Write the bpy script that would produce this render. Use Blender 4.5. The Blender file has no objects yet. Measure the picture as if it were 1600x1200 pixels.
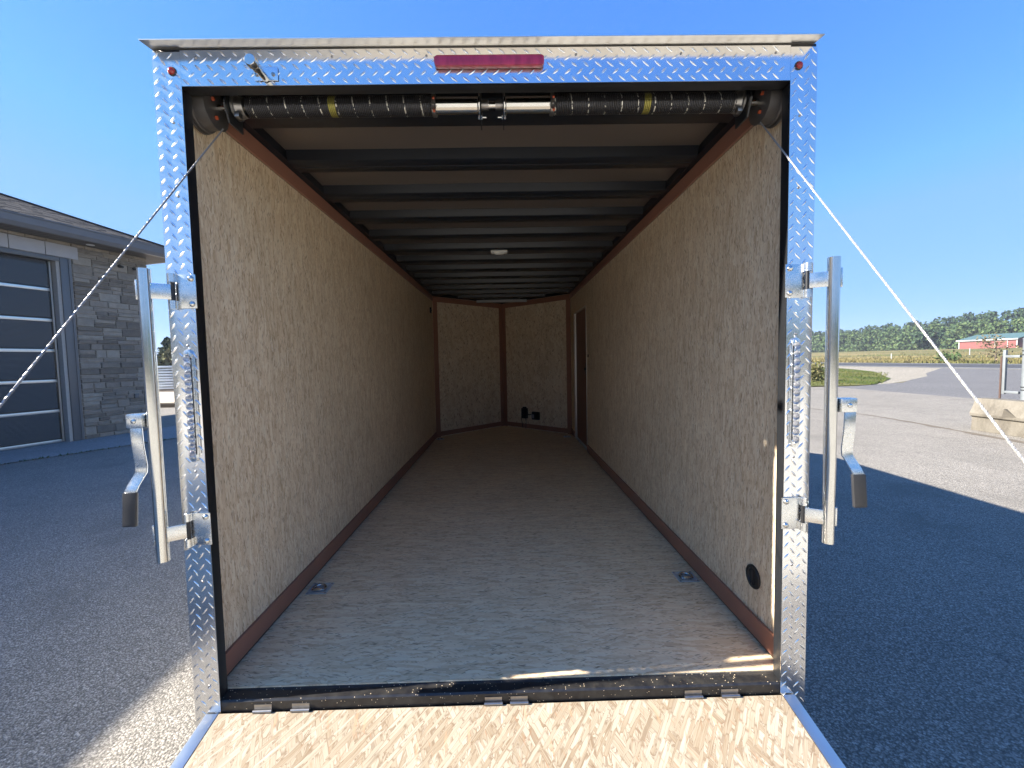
import bpy, bmesh, math, random
import numpy as np
from mathutils import Vector, Matrix
random.seed(7)
rng = np.random.default_rng(7)
R = math.radians
sc = bpy.context.scene
C = sc.collection

# ------------------------------------------------------------------ camera
G = -0.48                                   # ground level; the trailer floor is z = 0
cd = bpy.data.cameras.new('camera'); cam = bpy.data.objects.new('camera', cd); C.objects.link(cam)
cd.sensor_fit = 'HORIZONTAL'; cd.sensor_width = 36; cd.lens = 657.32/1600*36
cd.clip_start = 0.05; cd.clip_end = 3000
yaw, pitch, roll = 0.0160174, -0.0568576, -0.0204474
fw = Vector((math.sin(yaw)*math.cos(pitch), math.cos(yaw)*math.cos(pitch), math.sin(pitch)))
rt = fw.cross(Vector((0, 0, 1))).normalized(); up = rt.cross(fw)
cr, sr = math.cos(roll), math.sin(roll)
rt, up = cr*rt+sr*up, -sr*rt+cr*up
cam.matrix_world = Matrix.Translation((0.0300, -1.4111, 1.1507)) @ Matrix((rt, up, -fw)).transposed().to_4x4()
sc.camera = cam

# ------------------------------------------------------------------ light
SUN_EL, SUN_AZ = R(32.7), R(3.7)            # light travels towards +x, a little towards +y
wd = bpy.data.worlds.new('World'); sc.world = wd; wd.use_nodes = True
nt = wd.node_tree; bg = nt.nodes['Background']
sky = nt.nodes.new('ShaderNodeTexSky'); sky.sky_type = 'NISHITA'; sky.sun_disc = False
sky.sun_elevation = SUN_EL; sky.sun_rotation = R(-90)-SUN_AZ
sky.altitude = 250; sky.air_density = 1.0; sky.dust_density = 0.1; sky.ozone_density = 5.0
hs = nt.nodes.new('ShaderNodeHueSaturation'); hs.inputs['Saturation'].default_value = 1.50; hs.inputs['Hue'].default_value = 0.505; hs.inputs['Value'].default_value = 1.0
gm = nt.nodes.new('ShaderNodeGamma'); gm.inputs[1].default_value = 0.62
nt.links.new(sky.outputs[0], gm.inputs[0]); nt.links.new(gm.outputs[0], hs.inputs['Color']); tn = nt.nodes.new('ShaderNodeMix'); tn.data_type = 'RGBA'; tn.blend_type = 'MULTIPLY'; tn.inputs[0].default_value = 1; tn.inputs[7].default_value = (.76, .72, .92, 1)
nt.links.new(hs.outputs[0], tn.inputs[6]); dk = nt.nodes.new('ShaderNodeMix'); dk.data_type = 'RGBA'; dk.blend_type = 'DARKEN'; dk.inputs[0].default_value = .8; dk.inputs[7].default_value = (.46, .92, 1.7, 1)
nt.links.new(tn.outputs[2], dk.inputs[6]); nt.links.new(dk.outputs[2], bg.inputs[0]); bg.inputs[1].default_value = 0.064
sl = bpy.data.lights.new('sun', 'SUN'); sl.energy = 2.0; sl.angle = R(0.53); sl.color = (1.0, 0.94, 0.85)
so = bpy.data.objects.new('sun', sl); C.objects.link(so)
sd = Vector((math.cos(SUN_EL)*math.cos(SUN_AZ), math.cos(SUN_EL)*math.sin(SUN_AZ), -math.sin(SUN_EL)))
so.rotation_euler = sd.to_track_quat('-Z', 'Y').to_euler()
so.location = (-20, 0, 20)
vs = sc.view_settings
vs.view_transform = 'Standard'; vs.look = 'None'; vs.exposure = 3.3; vs.gamma = 1; vs.use_curve_mapping = False
sc.render.engine = 'CYCLES'
sc.cycles.max_bounces = 16; sc.cycles.diffuse_bounces = 14; sc.cycles.glossy_bounces = 4
sc.cycles.transmission_bounces = 4; sc.cycles.caustics_reflective = False; sc.cycles.caustics_refractive = False
sc.cycles.sample_clamp_indirect = 20

# ------------------------------------------------------------------ mesh helpers
class MB:
    def __init__(s, dz=0.0): s.v = []; s.f = []; s.dz = dz
    def add(s, vs, fs):
        n = len(s.v); s.v += [tuple(p) for p in vs]; s.f += [tuple(i+n for i in q) for q in fs]; return s
    def box(s, x0, y0, z0, x1, y1, z1):
        x0, x1 = min(x0, x1), max(x0, x1); y0, y1 = min(y0, y1), max(y0, y1); z0, z1 = min(z0, z1), max(z0, z1)
        return s.add([(x0,y0,z0),(x1,y0,z0),(x1,y1,z0),(x0,y1,z0),(x0,y0,z1),(x1,y0,z1),(x1,y1,z1),(x0,y1,z1)],
                     [(0,3,2,1),(4,5,6,7),(0,1,5,4),(1,2,6,5),(2,3,7,6),(3,0,4,7)])
    def obox(s, c, ax, ay, az):             # centre and three half-axis vectors
        c, ax, ay, az = map(Vector, (c, ax, ay, az))
        P = [c+i*ax+j*ay+k*az for k in (-1,1) for j in (-1,1) for i in (-1,1)]
        return s.add(P, [(0,2,3,1),(4,5,7,6),(0,1,5,4),(1,3,7,5),(3,2,6,7),(2,0,4,6)])
    def tube(s, pts, r, n=12, caps=True, radii=None):
        pts = [Vector(p) for p in pts]; base = len(s.v); ref = None; k = len(pts)
        for i, p in enumerate(pts):
            t = (pts[min(i+1,k-1)]-pts[max(i-1,0)]).normalized()
            if ref is None: ref = Vector((0,0,1)) if abs(t.z) < .9 else Vector((1,0,0))
            a = (ref-t*ref.dot(t)).normalized(); b = t.cross(a); ref = a
            rr = radii[i] if radii else r
            for j in range(n):
                th = 2*math.pi*j/n; s.v.append(tuple(p+rr*(math.cos(th)*a+math.sin(th)*b)))
        for i in range(k-1):
            for j in range(n):
                a0 = base+i*n+j; a1 = base+i*n+(j+1) % n; s.f.append((a0, a1, a1+n, a0+n))
        if caps:
            s.f.append(tuple(base+j for j in reversed(range(n)))); s.f.append(tuple(base+(k-1)*n+j for j in range(n)))
        return s
    def cyl(s, p0, p1, r, r1=None, n=20):
        return s.tube([p0, p1], r, n, radii=[r, r if r1 is None else r1])
    def lathe(s, c, axis, prof, n=24):      # prof: list of (distance along axis, radius)
        a = Vector(axis).normalized(); c = Vector(c)
        u = (Vector((0,0,1)) if abs(a.z) < .9 else Vector((1,0,0))); u = (u-a*u.dot(a)).normalized(); w = a.cross(u)
        b = len(s.v)
        for d, r in prof:
            for j in range(n):
                th = 2*math.pi*j/n; s.v.append(tuple(c+a*d+max(r,1e-5)*(math.cos(th)*u+math.sin(th)*w)))
        for i in range(len(prof)-1):
            for j in range(n):
                q = b+i*n+j; q1 = b+i*n+(j+1) % n; s.f.append((q, q1, q1+n, q+n))
        s.f.append(tuple(b+j for j in reversed(range(n)))); s.f.append(tuple(b+(len(prof)-1)*n+j for j in range(n)))
        return s
    def prism(s, poly, a, b):               # poly: 3-D points of one end, extruded from a to b (vectors added)
        a, b = Vector(a), Vector(b); n = len(poly)
        P = [Vector(p)+a for p in poly]+[Vector(p)+b for p in poly]
        return s.add(P, [tuple(reversed(range(n))), tuple(range(n, 2*n))]+[(i, (i+1) % n, n+(i+1) % n, n+i) for i in range(n)])
    def mesh(s, name, smooth=None, bevel=0):
        me = bpy.data.meshes.new(name)
        me.from_pydata([(x, y, z-s.dz) for x, y, z in s.v], [], s.f)
        bm = bmesh.new(); bm.from_mesh(me)
        bmesh.ops.recalc_face_normals(bm, faces=bm.faces)
        if bevel:
            es = [e for e in bm.edges if len(e.link_faces) == 2 and e.calc_face_angle(0) > R(30)]
            bmesh.ops.bevel(bm, geom=es, offset=bevel, segments=2, profile=.6, affect='EDGES', clamp_overlap=True)
        bm.to_mesh(me); bm.free()
        if smooth is not None or bevel:
            me.polygons.foreach_set('use_smooth', [True]*len(me.polygons))
            me.set_sharp_from_angle(angle=R(smooth or 40))
        return me
    def build(s, name, mat, parent=None, smooth=None, bevel=0, kind=None):
        me = s.mesh(name, smooth, bevel)
        if mat: me.materials.append(mat)
        o = bpy.data.objects.new(name, me); C.objects.link(o); o.parent = parent
        if kind: o['kind'] = kind
        return o

def tag(o, label, cat, group=None):
    o['label'] = label; o['category'] = cat
    if group: o['group'] = group
    return o
def empty(name, label, cat, loc, rz=0, group=None):
    o = bpy.data.objects.new(name, None); C.objects.link(o); o.location = loc; o.rotation_euler = (0, 0, rz)
    o.empty_display_size = .2
    return tag(o, label, cat, group)

# ------------------------------------------------------------------ material helpers
class NT:
    def __init__(s, name):
        s.m = bpy.data.materials.new(name); s.m.use_nodes = True; s.t = s.m.node_tree
        s.b = s.t.nodes['Principled BSDF']; s.o = s.t.nodes['Material Output']
    def n(s, typ, **kw):
        nd = s.t.nodes.new('ShaderNode'+typ)
        for k, v in kw.items(): setattr(nd, k, v)
        return nd
    def put(s, sock, val):
        if hasattr(val, 'is_output'): s.t.links.new(val, sock)
        else:
            if isinstance(val, tuple) and len(val) == 3 and sock.type == 'RGBA': val = (*val, 1)
            sock.default_value = val
    def math(s, op, a, b=0.0, c=None, clamp=False):
        nd = s.n('Math', operation=op, use_clamp=clamp); s.put(nd.inputs[0], a); s.put(nd.inputs[1], b)
        if c is not None: s.put(nd.inputs[2], c)
        return nd.outputs[0]
    def vmath(s, op, a, b=(0,0,0)):
        nd = s.n('VectorMath', operation=op); s.put(nd.inputs[0], a); s.put(nd.inputs[1], b); return nd.outputs[0]
    def coord(s, kind='Object'): return s.n('TexCoord').outputs[kind]
    def sep(s, v):
        nd = s.n('SeparateXYZ'); s.put(nd.inputs[0], v); return nd.outputs
    def comb(s, x, y, z=0.0):
        nd = s.n('CombineXYZ'); s.put(nd.inputs[0], x); s.put(nd.inputs[1], y); s.put(nd.inputs[2], z); return nd.outputs[0]
    def mapping(s, v, loc=(0,0,0), rot=(0,0,0), scale=(1,1,1)):
        nd = s.n('Mapping'); s.put(nd.inputs[0], v); nd.inputs[1].default_value = loc; nd.inputs[2].default_value = rot; nd.inputs[3].default_value = scale
        return nd.outputs[0]
    def noise(s, v, scale, detail=3, rough=.55, out='Fac', dist=0):
        nd = s.n('TexNoise'); s.put(nd.inputs['Vector'], v); nd.inputs['Scale'].default_value = scale
        nd.inputs['Detail'].default_value = detail; nd.inputs['Roughness'].default_value = rough; nd.inputs['Distortion'].default_value = dist
        return nd.outputs[out]
    def voro(s, v, scale, feature='F1', out='Color', rand=1.0):
        nd = s.n('TexVoronoi', feature=feature); s.put(nd.inputs['Vector'], v); nd.inputs['Scale'].default_value = scale
        nd.inputs['Randomness'].default_value = rand
        return nd.outputs[out]
    def ramp(s, f, stops, interp='LINEAR'):
        nd = s.n('ValToRGB'); s.put(nd.inputs[0], f); cr_ = nd.color_ramp; cr_.interpolation = interp
        while len(cr_.elements) < len(stops): cr_.elements.new(.5)
        for e, (p, c) in zip(cr_.elements, stops):
            e.position = p; e.color = (*c, 1) if not isinstance(c, (int, float)) else (c, c, c, 1)
        return nd.outputs[0]
    def mix(s, f, a, b, mode='MIX'):
        nd = s.n('Mix', data_type='RGBA', blend_type=mode); s.put(nd.inputs[0], f); s.put(nd.inputs[6], a); s.put(nd.inputs[7], b); return nd.outputs[2]
    def bump(s, h, strength=.3, dist=.01, normal=None):
        nd = s.n('Bump'); s.put(nd.inputs['Height'], h); nd.inputs['Strength'].default_value = strength; nd.inputs['Distance'].default_value = dist
        if normal is not None: s.put(nd.inputs['Normal'], normal)
        s.put(s.b.inputs['Normal'], nd.outputs[0]); return nd.outputs[0]
    def set(s, **kw):
        names = dict(color='Base Color', rough='Roughness', metal='Metallic', spec='Specular IOR Level', trans='Transmission Weight',
                     coat='Coat Weight', coatr='Coat Roughness', ior='IOR', emit='Emission Color', emits='Emission Strength', alpha='Alpha')
        for k, v in kw.items(): s.put(s.b.inputs[names[k]], v)
        return s.m

def plain(name, col, rough=.5, metal=0.0, var=.12, scale=30, spec=.5, bump=0.0, **kw):
    q = NT(name); co = q.coord(); nz = q.noise(co, scale, 4)
    k = q.math('MULTIPLY_ADD', nz, 2*var, 1-var)
    c = q.mix(1.0, col, q.comb(k, k, k), 'MULTIPLY')
    r = q.math('MULTIPLY_ADD', q.noise(co, scale*2.3, 3), .25*rough, rough*.87)
    if bump: q.bump(nz, bump, .002)
    return q.set(color=c, rough=r, metal=metal, spec=spec, **kw)

def osb(name, axes, ls=9.0, ws=55.0, tones=None, strokes=.6, seed=0.0, angs=(28, -22, 4), warp=1.0, fibre=.35, patch=.24, sliver=.16, edge=0):
    """Strand board. axes: which two object axes run (along the strands, across them)."""
    q = NT(name); x = q.sep(q.coord()); u, v = x[axes[0]], x[axes[1]]
    p = q.comb(u, v, 0.0)
    def sc(vv, k):
        nd = q.n('VectorMath', operation='SCALE'); q.put(nd.inputs[0], q.vmath('SUBTRACT', vv, (.5, .5, .5))); nd.inputs['Scale'].default_value = k; return nd.outputs[0]
    p = q.vmath('ADD', p, q.vmath('ADD', sc(q.noise(p, 5.0, 2, .5, 'Color'), .03*warp), sc(q.noise(p, 34.0, 2, .5, 'Color'), .012*warp)))
    col = None; h = None
    for i, an in enumerate(angs):
        sc1 = (1.0, 1.3, .8, 1.1, .9, 1.2)[i]
        pr = q.mapping(p, loc=(seed+i*3.7, i*1.9, 0), rot=(0, 0, R(an)))
        pp = q.mapping(pr, scale=(ls*sc1, ws*sc1, 1))
        nd = q.n('TexVoronoi', feature='F1', distance='CHEBYCHEV'); q.put(nd.inputs['Vector'], pp); nd.inputs['Scale'].default_value = 1
        cc = q.sep(nd.outputs['Color'])
        fb = q.noise(q.mapping(pr, scale=(ls*1.2, ws*4.5, 1)), 1.0, 3, .6)
        tn = q.math('ADD', q.math('MULTIPLY', cc[0], 1-fibre), q.math('MULTIPLY', q.math('MULTIPLY_ADD', fb, 2.0, -.5), fibre))
        c = q.ramp(tn, tones)
        if edge:
            n2 = q.n('TexVoronoi', feature='F2', distance='CHEBYCHEV'); q.put(n2.inputs['Vector'], pp); n2.inputs['Scale'].default_value = 1
            ed = q.math('SUBTRACT', n2.outputs['Distance'], nd.outputs['Distance'])
            em = q.math('MULTIPLY', q.ramp(ed, [(0, 1.0), (.10, 0.0)]), edge)
            c = q.mix(em, c, tones[0][1])
        if col is None: col = c; h = cc[2]
        else:
            sel = q.math('GREATER_THAN', cc[1], .5); col = q.mix(sel, col, c)
            nh = q.n('Mix', data_type='FLOAT'); q.put(nh.inputs[0], sel); q.put(nh.inputs[2], h); q.put(nh.inputs[3], cc[2]); h = nh.outputs[0]
    for j, (sx, sy, dk) in enumerate(((ls*1.6, ws*1.6, (.22, .125, .07)), (ls*3.0, ws*2.4, (.31, .165, .095)), (ls*1.1, ws*.9, (.42, .26, .16)))):
        pp = q.mapping(q.mapping(p, loc=(seed*2+9+j, 4, 0), rot=(0, 0, R((-18, 24, 8)[j]))), scale=(sx, sy, 1))
        nd = q.n('TexVoronoi', feature='F1'); q.put(nd.inputs['Vector'], pp); nd.inputs['Scale'].default_value = 1
        near = q.ramp(nd.outputs['Distance'], [(.16, 1.0), (.42, 0.0)])
        pick = q.math('LESS_THAN', q.sep(nd.outputs['Color'])[1], sliver)
        col = q.mix(q.math('MULTIPLY', q.math('MULTIPLY', near, pick), strokes), col, dk)
    big = q.noise(q.comb(u, v, seed), 1.3, 3); med = q.noise(q.mapping(q.comb(u, v, seed), scale=(.35, 1, 1)), 14, 3, .6)
    k = q.math('MULTIPLY', q.math('MULTIPLY_ADD', big, patch, 1-patch/2), q.math('MULTIPLY_ADD', med, patch, 1-patch/2))
    col = q.mix(1.0, col, q.comb(k, q.math('MULTIPLY', k, .99), q.math('MULTIPLY', k, .97)), 'MULTIPLY')
    nd = q.n('TexVoronoi', feature='F1'); q.put(nd.inputs['Vector'], q.comb(u, v, seed)); nd.inputs['Scale'].default_value = 3.1
    hole = q.math('MULTIPLY', q.math('LESS_THAN', nd.outputs['Distance'], .017), q.math('LESS_THAN', q.sep(nd.outputs['Color'])[0], .35))
    col = q.mix(hole, col, (.02, .014, .01))
    q.bump(h, .4, .0012)
    return q.set(color=col, rough=.7, spec=.12)

M = {}
M['osb_wall'] = osb('strand_board_wall', (2, 1), ls=19, ws=125, seed=1.3, angs=(15, -12, 3), strokes=.75, edge=.15, patch=.26, sliver=.2,
                    tones=[(0, (.48, .33, .195)), (.22, (.69, .53, .355)), (.5, (.81, .66, .47)), (.8, (.86, .74, .56)), (1, (.90, .81, .66))])
M['osb_nose'] = osb('strand_board_nose', (2, 0), ls=13, ws=48, seed=5.1, angs=(38, -32, 8), strokes=.75,
                    tones=[(0, (.50, .37, .24)), (.2, (.68, .54, .38)), (.6, (.79, .66, .50)), (1, (.86, .77, .62))])
M['osb_floor'] = osb('strand_board_floor', (0, 1), ls=16, ws=100, seed=8.8, angs=(17, -15, 3), strokes=.75, edge=.15, patch=.28,
                     tones=[(0, (.55, .36, .20)), (.2, (.74, .54, .33)), (.5, (.86, .67, .43)), (.8, (.89, .73, .50)), (1, (.90, .79, .58))])
M['osb_ramp'] = osb('strand_board_ramp', (1, 0), ls=8.5, ws=74, seed=3.2, angs=(14, -18, 5, -8, 27, -36), edge=.7, strokes=.5, warp=.4, fibre=.45, patch=.2, sliver=.10,
                    tones=[(0, (.15, .10, .065)), (.18, (.245, .19, .13)), (.45, (.31, .265, .198)), (.75, (.37, .33, .262)), (1, (.45, .415, .35))])
M['trim'] = plain('rust_brown_trim', (.33, .155, .105), .45, var=.10, scale=8, spec=.4)
M['trim_dark'] = plain('dark_brown_door_skin', (.27, .14, .10), .6, spec=.15, var=.1, scale=6)
M['black'] = plain('black_frame_paint', (.014, .015, .017), .34, var=.25, scale=20, spec=.5)
M['black_plastic'] = plain('black_plastic', (.012, .012, .013), .45, var=.2, scale=60)
M['ceil'] = plain('ceiling_skin', (.16, .132, .115), .30, metal=.35, var=.04, scale=3)
M['bow'] = plain('ceiling_bow_paint', (.010, .012, .017), .36, var=.25, scale=12, spec=.35)
M['shell'] = plain('trailer_skin_white', (.62, .63, .64), .3, var=.05, scale=3)
M['galv'] = plain('polished_steel', (.62, .62, .60), .16, metal=1.0, var=.08, scale=50)
def zinc_mat():
    q = NT('galvanised_zinc'); co = q.coord()
    sp = q.sep(q.voro(co, 140)); n1 = q.noise(co, 25, 4, .6); sc_ = q.noise(q.mapping(co, scale=(1, 1, .06)), 260, 2)
    r_ = q.math('MULTIPLY_ADD', sp[0], .07, q.math('MULTIPLY_ADD', n1, .20, .12))
    q.bump(q.math('ADD', q.math('MULTIPLY', n1, 2.0), sc_), .03, .002)
    return q.set(color=q.mix(q.math('MULTIPLY', sp[1], .5), q.ramp(n1, [(.3, (.64, .66, .67)), (.7, (.74, .75, .75))]), (.60, .62, .63)), rough=r_, metal=1.0)
M['zinc'] = zinc_mat()
M['bracket'] = plain('dull_steel', (.33, .32, .31), .38, metal=1.0, var=.2, scale=60)
M['drum'] = plain('cast_drum_grey', (.16, .15, .145), .45, metal=.6, var=.15, scale=40)
M['alu'] = plain('smooth_aluminium', (.76, .72, .66), .32, metal=1.0, var=.05, scale=10)
M['pan'] = plain('bright_zinc_pan', (.55, .60, .62), .3, metal=.45, var=.15, scale=80)
M['white'] = plain('white_plastic', (.75, .75, .72), .4, var=.05)
M['orange'] = plain('orange_bolt', (.45, .09, .035), .5, var=.2, scale=200)
M['grip'] = plain('dark_rubber_grip', (.028, .028, .030), .42, var=.2, scale=120)
M['cable'] = plain('steel_cable', (.36, .35, .33), .45, metal=.5, var=.2, scale=300)

def plate_mat():
    q = NT('diamond_plate_aluminium'); co = q.coord()
    n1 = q.noise(co, 6, 3); n2 = q.noise(co, 240, 2)
    sm = q.noise(q.mapping(co, scale=(1, 1, .25)), 9, 4)
    r = q.math('ADD', .10, q.math('MULTIPLY', n1, .10))
    r = q.math('MULTIPLY_ADD', sm, .07, r)
    q.bump(q.math('MULTIPLY_ADD', n1, 3.0, n2), .05, .002)
    return q.set(color=q.ramp(n1, [(.3, (.72, .73, .75)), (.7, (.84, .85, .86))]), rough=r, metal=1.0)
M['plate'] = plate_mat()

def spring_mat():
    q = NT('torsion_spring_steel'); x = q.sep(q.coord())
    ph = q.math('FRACT', q.math('DIVIDE', q.math('ADD', x[0], q.math('MULTIPLY', x[2], .12)), .0585))
    st = q.math('LESS_THAN', ph, .075)
    nz = q.noise(q.coord(), 90, 2); st = q.math('MULTIPLY', st, q.math('GREATER_THAN', nz, .5))
    col = q.mix(st, (.05, .05, .055), (.80, .78, .70))
    yl = q.math('LESS_THAN', q.math('ABSOLUTE', q.math('SUBTRACT', q.math('ABSOLUTE', x[0]), .552)), .012)
    col = q.mix(q.math('MULTIPLY', yl, .6), col, (.55, .50, .10))
    return q.set(color=col, rough=.30, metal=.6)
M['spring'] = spring_mat()

def sill_mat():
    q = NT('dusty_black_sill'); co = q.coord(); x = q.sep(co)
    d = q.voro(co, 150, out='Distance'); pk = q.sep(q.voro(co, 150))[0]
    msk = q.math('MULTIPLY', q.math('LESS_THAN', d, .24), q.math('LESS_THAN', pk, q.math('MULTIPLY_ADD', q.noise(co, 4, 2), .5, -.10)))
    col = q.mix(msk, q.ramp(q.noise(co, 30, 4), [(.35, (.012, .012, .014)), (.75, (.035, .033, .030))]), (.62, .50, .33))
    return q.set(color=col, rough=.36)
M['sill'] = sill_mat()

def clear_mat(name, col, rough=.08, tr=.75):
    q = NT(name); return q.set(color=q.mix(q.noise(q.coord(), 40, 2), col, tuple(c*.92 for c in col)), rough=rough, trans=tr, ior=1.46)
M['lens'] = clear_mat('clear_lens', (.80, .80, .84), .05, .9)
def redlens():
    q = NT('red_lens'); co = q.coord()
    w = q.noise(q.mapping(co, scale=(1, 1, .3)), 55, 2)
    q.bump(w, .25, .003)
    return q.set(color=q.ramp(w, [(.35, (.30, .008, .035)), (.7, (.45, .02, .06))]), rough=.13, coat=.5)
M['red'] = redlens()
M['redmk'] = plain('red_marker_lens', (.35, .015, .012), .12, var=.3, scale=120, spec=.7)

# grounds
def asphalt(name, c0, c1, c2, grain=75.0, bumps=.6, patch=.18, cracks=0):
    q = NT(name); co = q.coord()
    st = q.sep(q.voro(co, grain))[0]; d = q.voro(co, grain, out='Distance')
    st2 = q.sep(q.voro(q.mapping(co, loc=(3, 1, 2)), grain*2.1))[1]
    col = q.ramp(st, [(0, c0), (.45, c1), (.85, c2), (1, tuple(min(.8, c*1.5) for c in c2))])
    col = q.mix(.35, col, q.ramp(st2, [(0, c0), (1, c2)]))
    col = q.mix(q.math('MULTIPLY', q.math('GREATER_THAN', d, .55), .6), col, tuple(c*.5 for c in c0))
    big = q.noise(co, .35, 5, .6); mid = q.noise(co, 2.2, 4, .6)
    k = q.math('MULTIPLY_ADD', big, patch*2, 1-patch); k = q.math('MULTIPLY', k, q.math('MULTIPLY_ADD', mid, .3, .85))
    col = q.mix(1.0, col, q.comb(k, k, k), 'MULTIPLY')
    if cracks:
        wp = q.n('VectorMath', operation='SCALE'); q.put(wp.inputs[0], q.noise(co, 1.6, 5, .65, 'Color')); wp.inputs['Scale'].default_value = .9
        e_ = q.n('TexVoronoi', feature='DISTANCE_TO_EDGE'); q.put(e_.inputs['Vector'], q.vmath('ADD', co, wp.outputs[0])); e_.inputs['Scale'].default_value = .30
        on = q.math('GREATER_THAN', q.noise(co, .5, 2), .56)
        ck = q.math('MULTIPLY', q.ramp(e_.outputs['Distance'], [(0.0, .45), (.004, 0.0)]), on)
        col = q.mix(ck, col, (.04, .036, .03))
        sp = q.ramp(q.noise(q.mapping(co, loc=(5, 3, 0)), .9, 4, .6), [(.56, 0.0), (.68, .45)])
        col = q.mix(sp, col, tuple(c*.55 for c in c1))
        lt = q.math('MULTIPLY', q.math('LESS_THAN', d, .30), q.math('GREATER_THAN', q.sep(q.voro(co, grain))[2], .93))
        col = q.mix(lt, col, (.55, .52, .46))
    h = q.math('SUBTRACT', q.math('MULTIPLY', st, .5), d)
    q.bump(h, bumps, .012)
    return q.set(color=col, rough=.88, spec=.25)
M['yard'] = asphalt('weathered_pale_asphalt', (0.133, 0.119, 0.099), (0.238, 0.218, 0.183), (0.342, 0.313, 0.267), grain=105, bumps=.45, cracks=1.0)
M['drive'] = asphalt('grey_asphalt', (0.072, 0.070, 0.067), (0.145, 0.139, 0.136), (0.209, 0.201, 0.195), grain=60, bumps=.3)
M['road'] = asphalt('road_asphalt', (0.032, 0.032, 0.035), (0.064, 0.064, 0.067), (0.099, 0.099, 0.101), grain=40, bumps=.2)
M['gravel'] = asphalt('pale_gravel', (0.151, 0.133, 0.104), (0.296, 0.267, 0.209), (0.406, 0.365, 0.290), grain=30, bumps=.5)
M['apron'] = asphalt('concrete_apron', (0.197, 0.191, 0.180), (0.290, 0.278, 0.261), (0.371, 0.360, 0.336), grain=90, bumps=.12)

def grass_mat(name, a, b, c, sc1=.05, sc2=1.8):
    q = NT(name); co = q.coord()
    n1 = q.noise(q.mapping(co, scale=(1.6, .5, 1)), sc1, 5, .6); n2 = q.noise(co, sc2, 5, .7); n3 = q.noise(co, sc2*9, 3, .7)
    col = q.ramp(n1, [(.35, a), (.5, b), (.68, c)])
    col = q.mix(.4, col, q.ramp(n2, [(.3, tuple(x*.5 for x in a)), (.7, tuple(min(1, x*1.5) for x in b))]))
    k = q.math('MULTIPLY_ADD', n3, .9, .55); col = q.mix(1.0, col, q.comb(k, k, k), 'MULTIPLY')
    q.bump(n3, .8, .1)
    return q.set(color=col, rough=.95, spec=.1)
M['field'] = grass_mat('dry_field_grass', (0.073, 0.095, 0.028), (0.162, 0.134, 0.058), (0.241, 0.188, 0.092))
M['lawn'] = grass_mat('green_lawn', (0.050, 0.076, 0.016), (0.095, 0.110, 0.029), (0.168, 0.148, 0.062), .25, 3)
def leaf(name, cols, rough=.75):
    q = NT(name); g = q.n('NewGeometry').outputs['Random Per Island']
    nz = q.noise(q.coord(), .12, 3)
    f = q.math('ADD', q.math('MULTIPLY', g, .55), q.math('MULTIPLY', nz, .5))
    q.set(color=q.ramp(f, cols), rough=rough, spec=.2)
    return q.m
M['forest'] = leaf('forest_leaves', [(.15, (0.025, 0.049, 0.018)), (.42, (0.043, 0.076, 0.027)), (.62, (0.069, 0.106, 0.034)), (.9, (0.106, 0.129, 0.047))])
M['forest_dark'] = leaf('dark_pine_leaves', [(.15, (0.017, 0.035, 0.019)), (.5, (0.030, 0.056, 0.028)), (.9, (0.047, 0.076, 0.036))])
M['bush'] = leaf('bush_leaves', [(.15, (0.056, 0.067, 0.022)), (.5, (0.134, 0.134, 0.045)), (.9, (0.246, 0.190, 0.090))])
M['brownbush'] = leaf('brown_tree_leaves', [(.15, (.06, .05, .03)), (.5, (.12, .10, .05)), (.9, (.18, .13, .08))])
M['bark'] = plain('bark', (.09, .07, .05), .9, var=.4, scale=8)

# ------------------------------------------------------------------ setting: ground
def sheet(name, mat, poly, z, kind='structure'):
    o = MB().add([(x, y, z) for x, y in poly], [tuple(range(len(poly)))]).build(name, mat)
    o['kind'] = kind; return o
def gz(x, y):
    def ss(t): t = min(1, max(0, t)); return t*t*(3-2*t)
    return G-.02+2.3*ss((x-62)/85)
nx = [-900, -400, -150, -60, 0, 40, 61, 68, 75, 84, 94, 105, 118, 132, 147, 170, 250, 500, 1200]
ny = [-900, -400, -200, -80, 0, 60, 100, 160, 240, 400, 700, 1300]
b = MB(); b.add([(x, y, gz(x, y)) for y in ny for x in nx],
                [(j*len(nx)+i, j*len(nx)+i+1, (j+1)*len(nx)+i+1, (j+1)*len(nx)+i) for j in range(len(ny)-1) for i in range(len(nx)-1)])
g_ = b.build('ground', M['field'], smooth=60); g_['kind'] = 'structure'
sheet('yard', M['yard'], [(-60, -40), (16, -40), (16, 19), (10, 19.5), (10, 45), (-60, 45)], G)
drv = [(16, -40), (43, -40), (43, 39.3), (37, 34.2), (32, 30), (28, 26), (24, 23), (21.5, 20.9), (19, 19.8), (17.5, 19.2), (16, 19)]
sheet('bounce_ground', asphalt('pale_bounce_gravel', (.30, .27, .21), (.56, .51, .40), (.68, .63, .52), grain=35, bumps=.4), [(-40, -40), (15.9, -40), (15.9, -1.9), (6, -1.6), (-6, -1.5), (-40, -1.9)], G+.004)  # unseen pale ground added behind the camera to bounce light into the trailer
sheet('driveway', M['drive'], drv, G-.004)
isl = [(10, 19.5), (15.3, 19.4), (17.5, 19.2), (19, 19.8), (20.3, 21), (21.4, 21.9), (23.9, 24.2), (26.5, 27.6), (29, 30.6), (31.4, 33.9), (33.2, 37), (35, 40.5), (37, 45), (39.2, 51.6), (41, 75), (10, 75)]
sheet('grass_verge', M['lawn'], isl, G+.02)
sheet('gravel_shoulder', M['gravel'], [(19, 19.5), (24, 22.8), (28, 26), (32, 29.8), (37, 34), (43, 39), (43, 240), (30, 240), (30, 60), (18, 24)], G-.008)
sheet('road', M['road'], [(43, -300), (59, -300), (59, 400), (43, 400)], G+.006)
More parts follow.
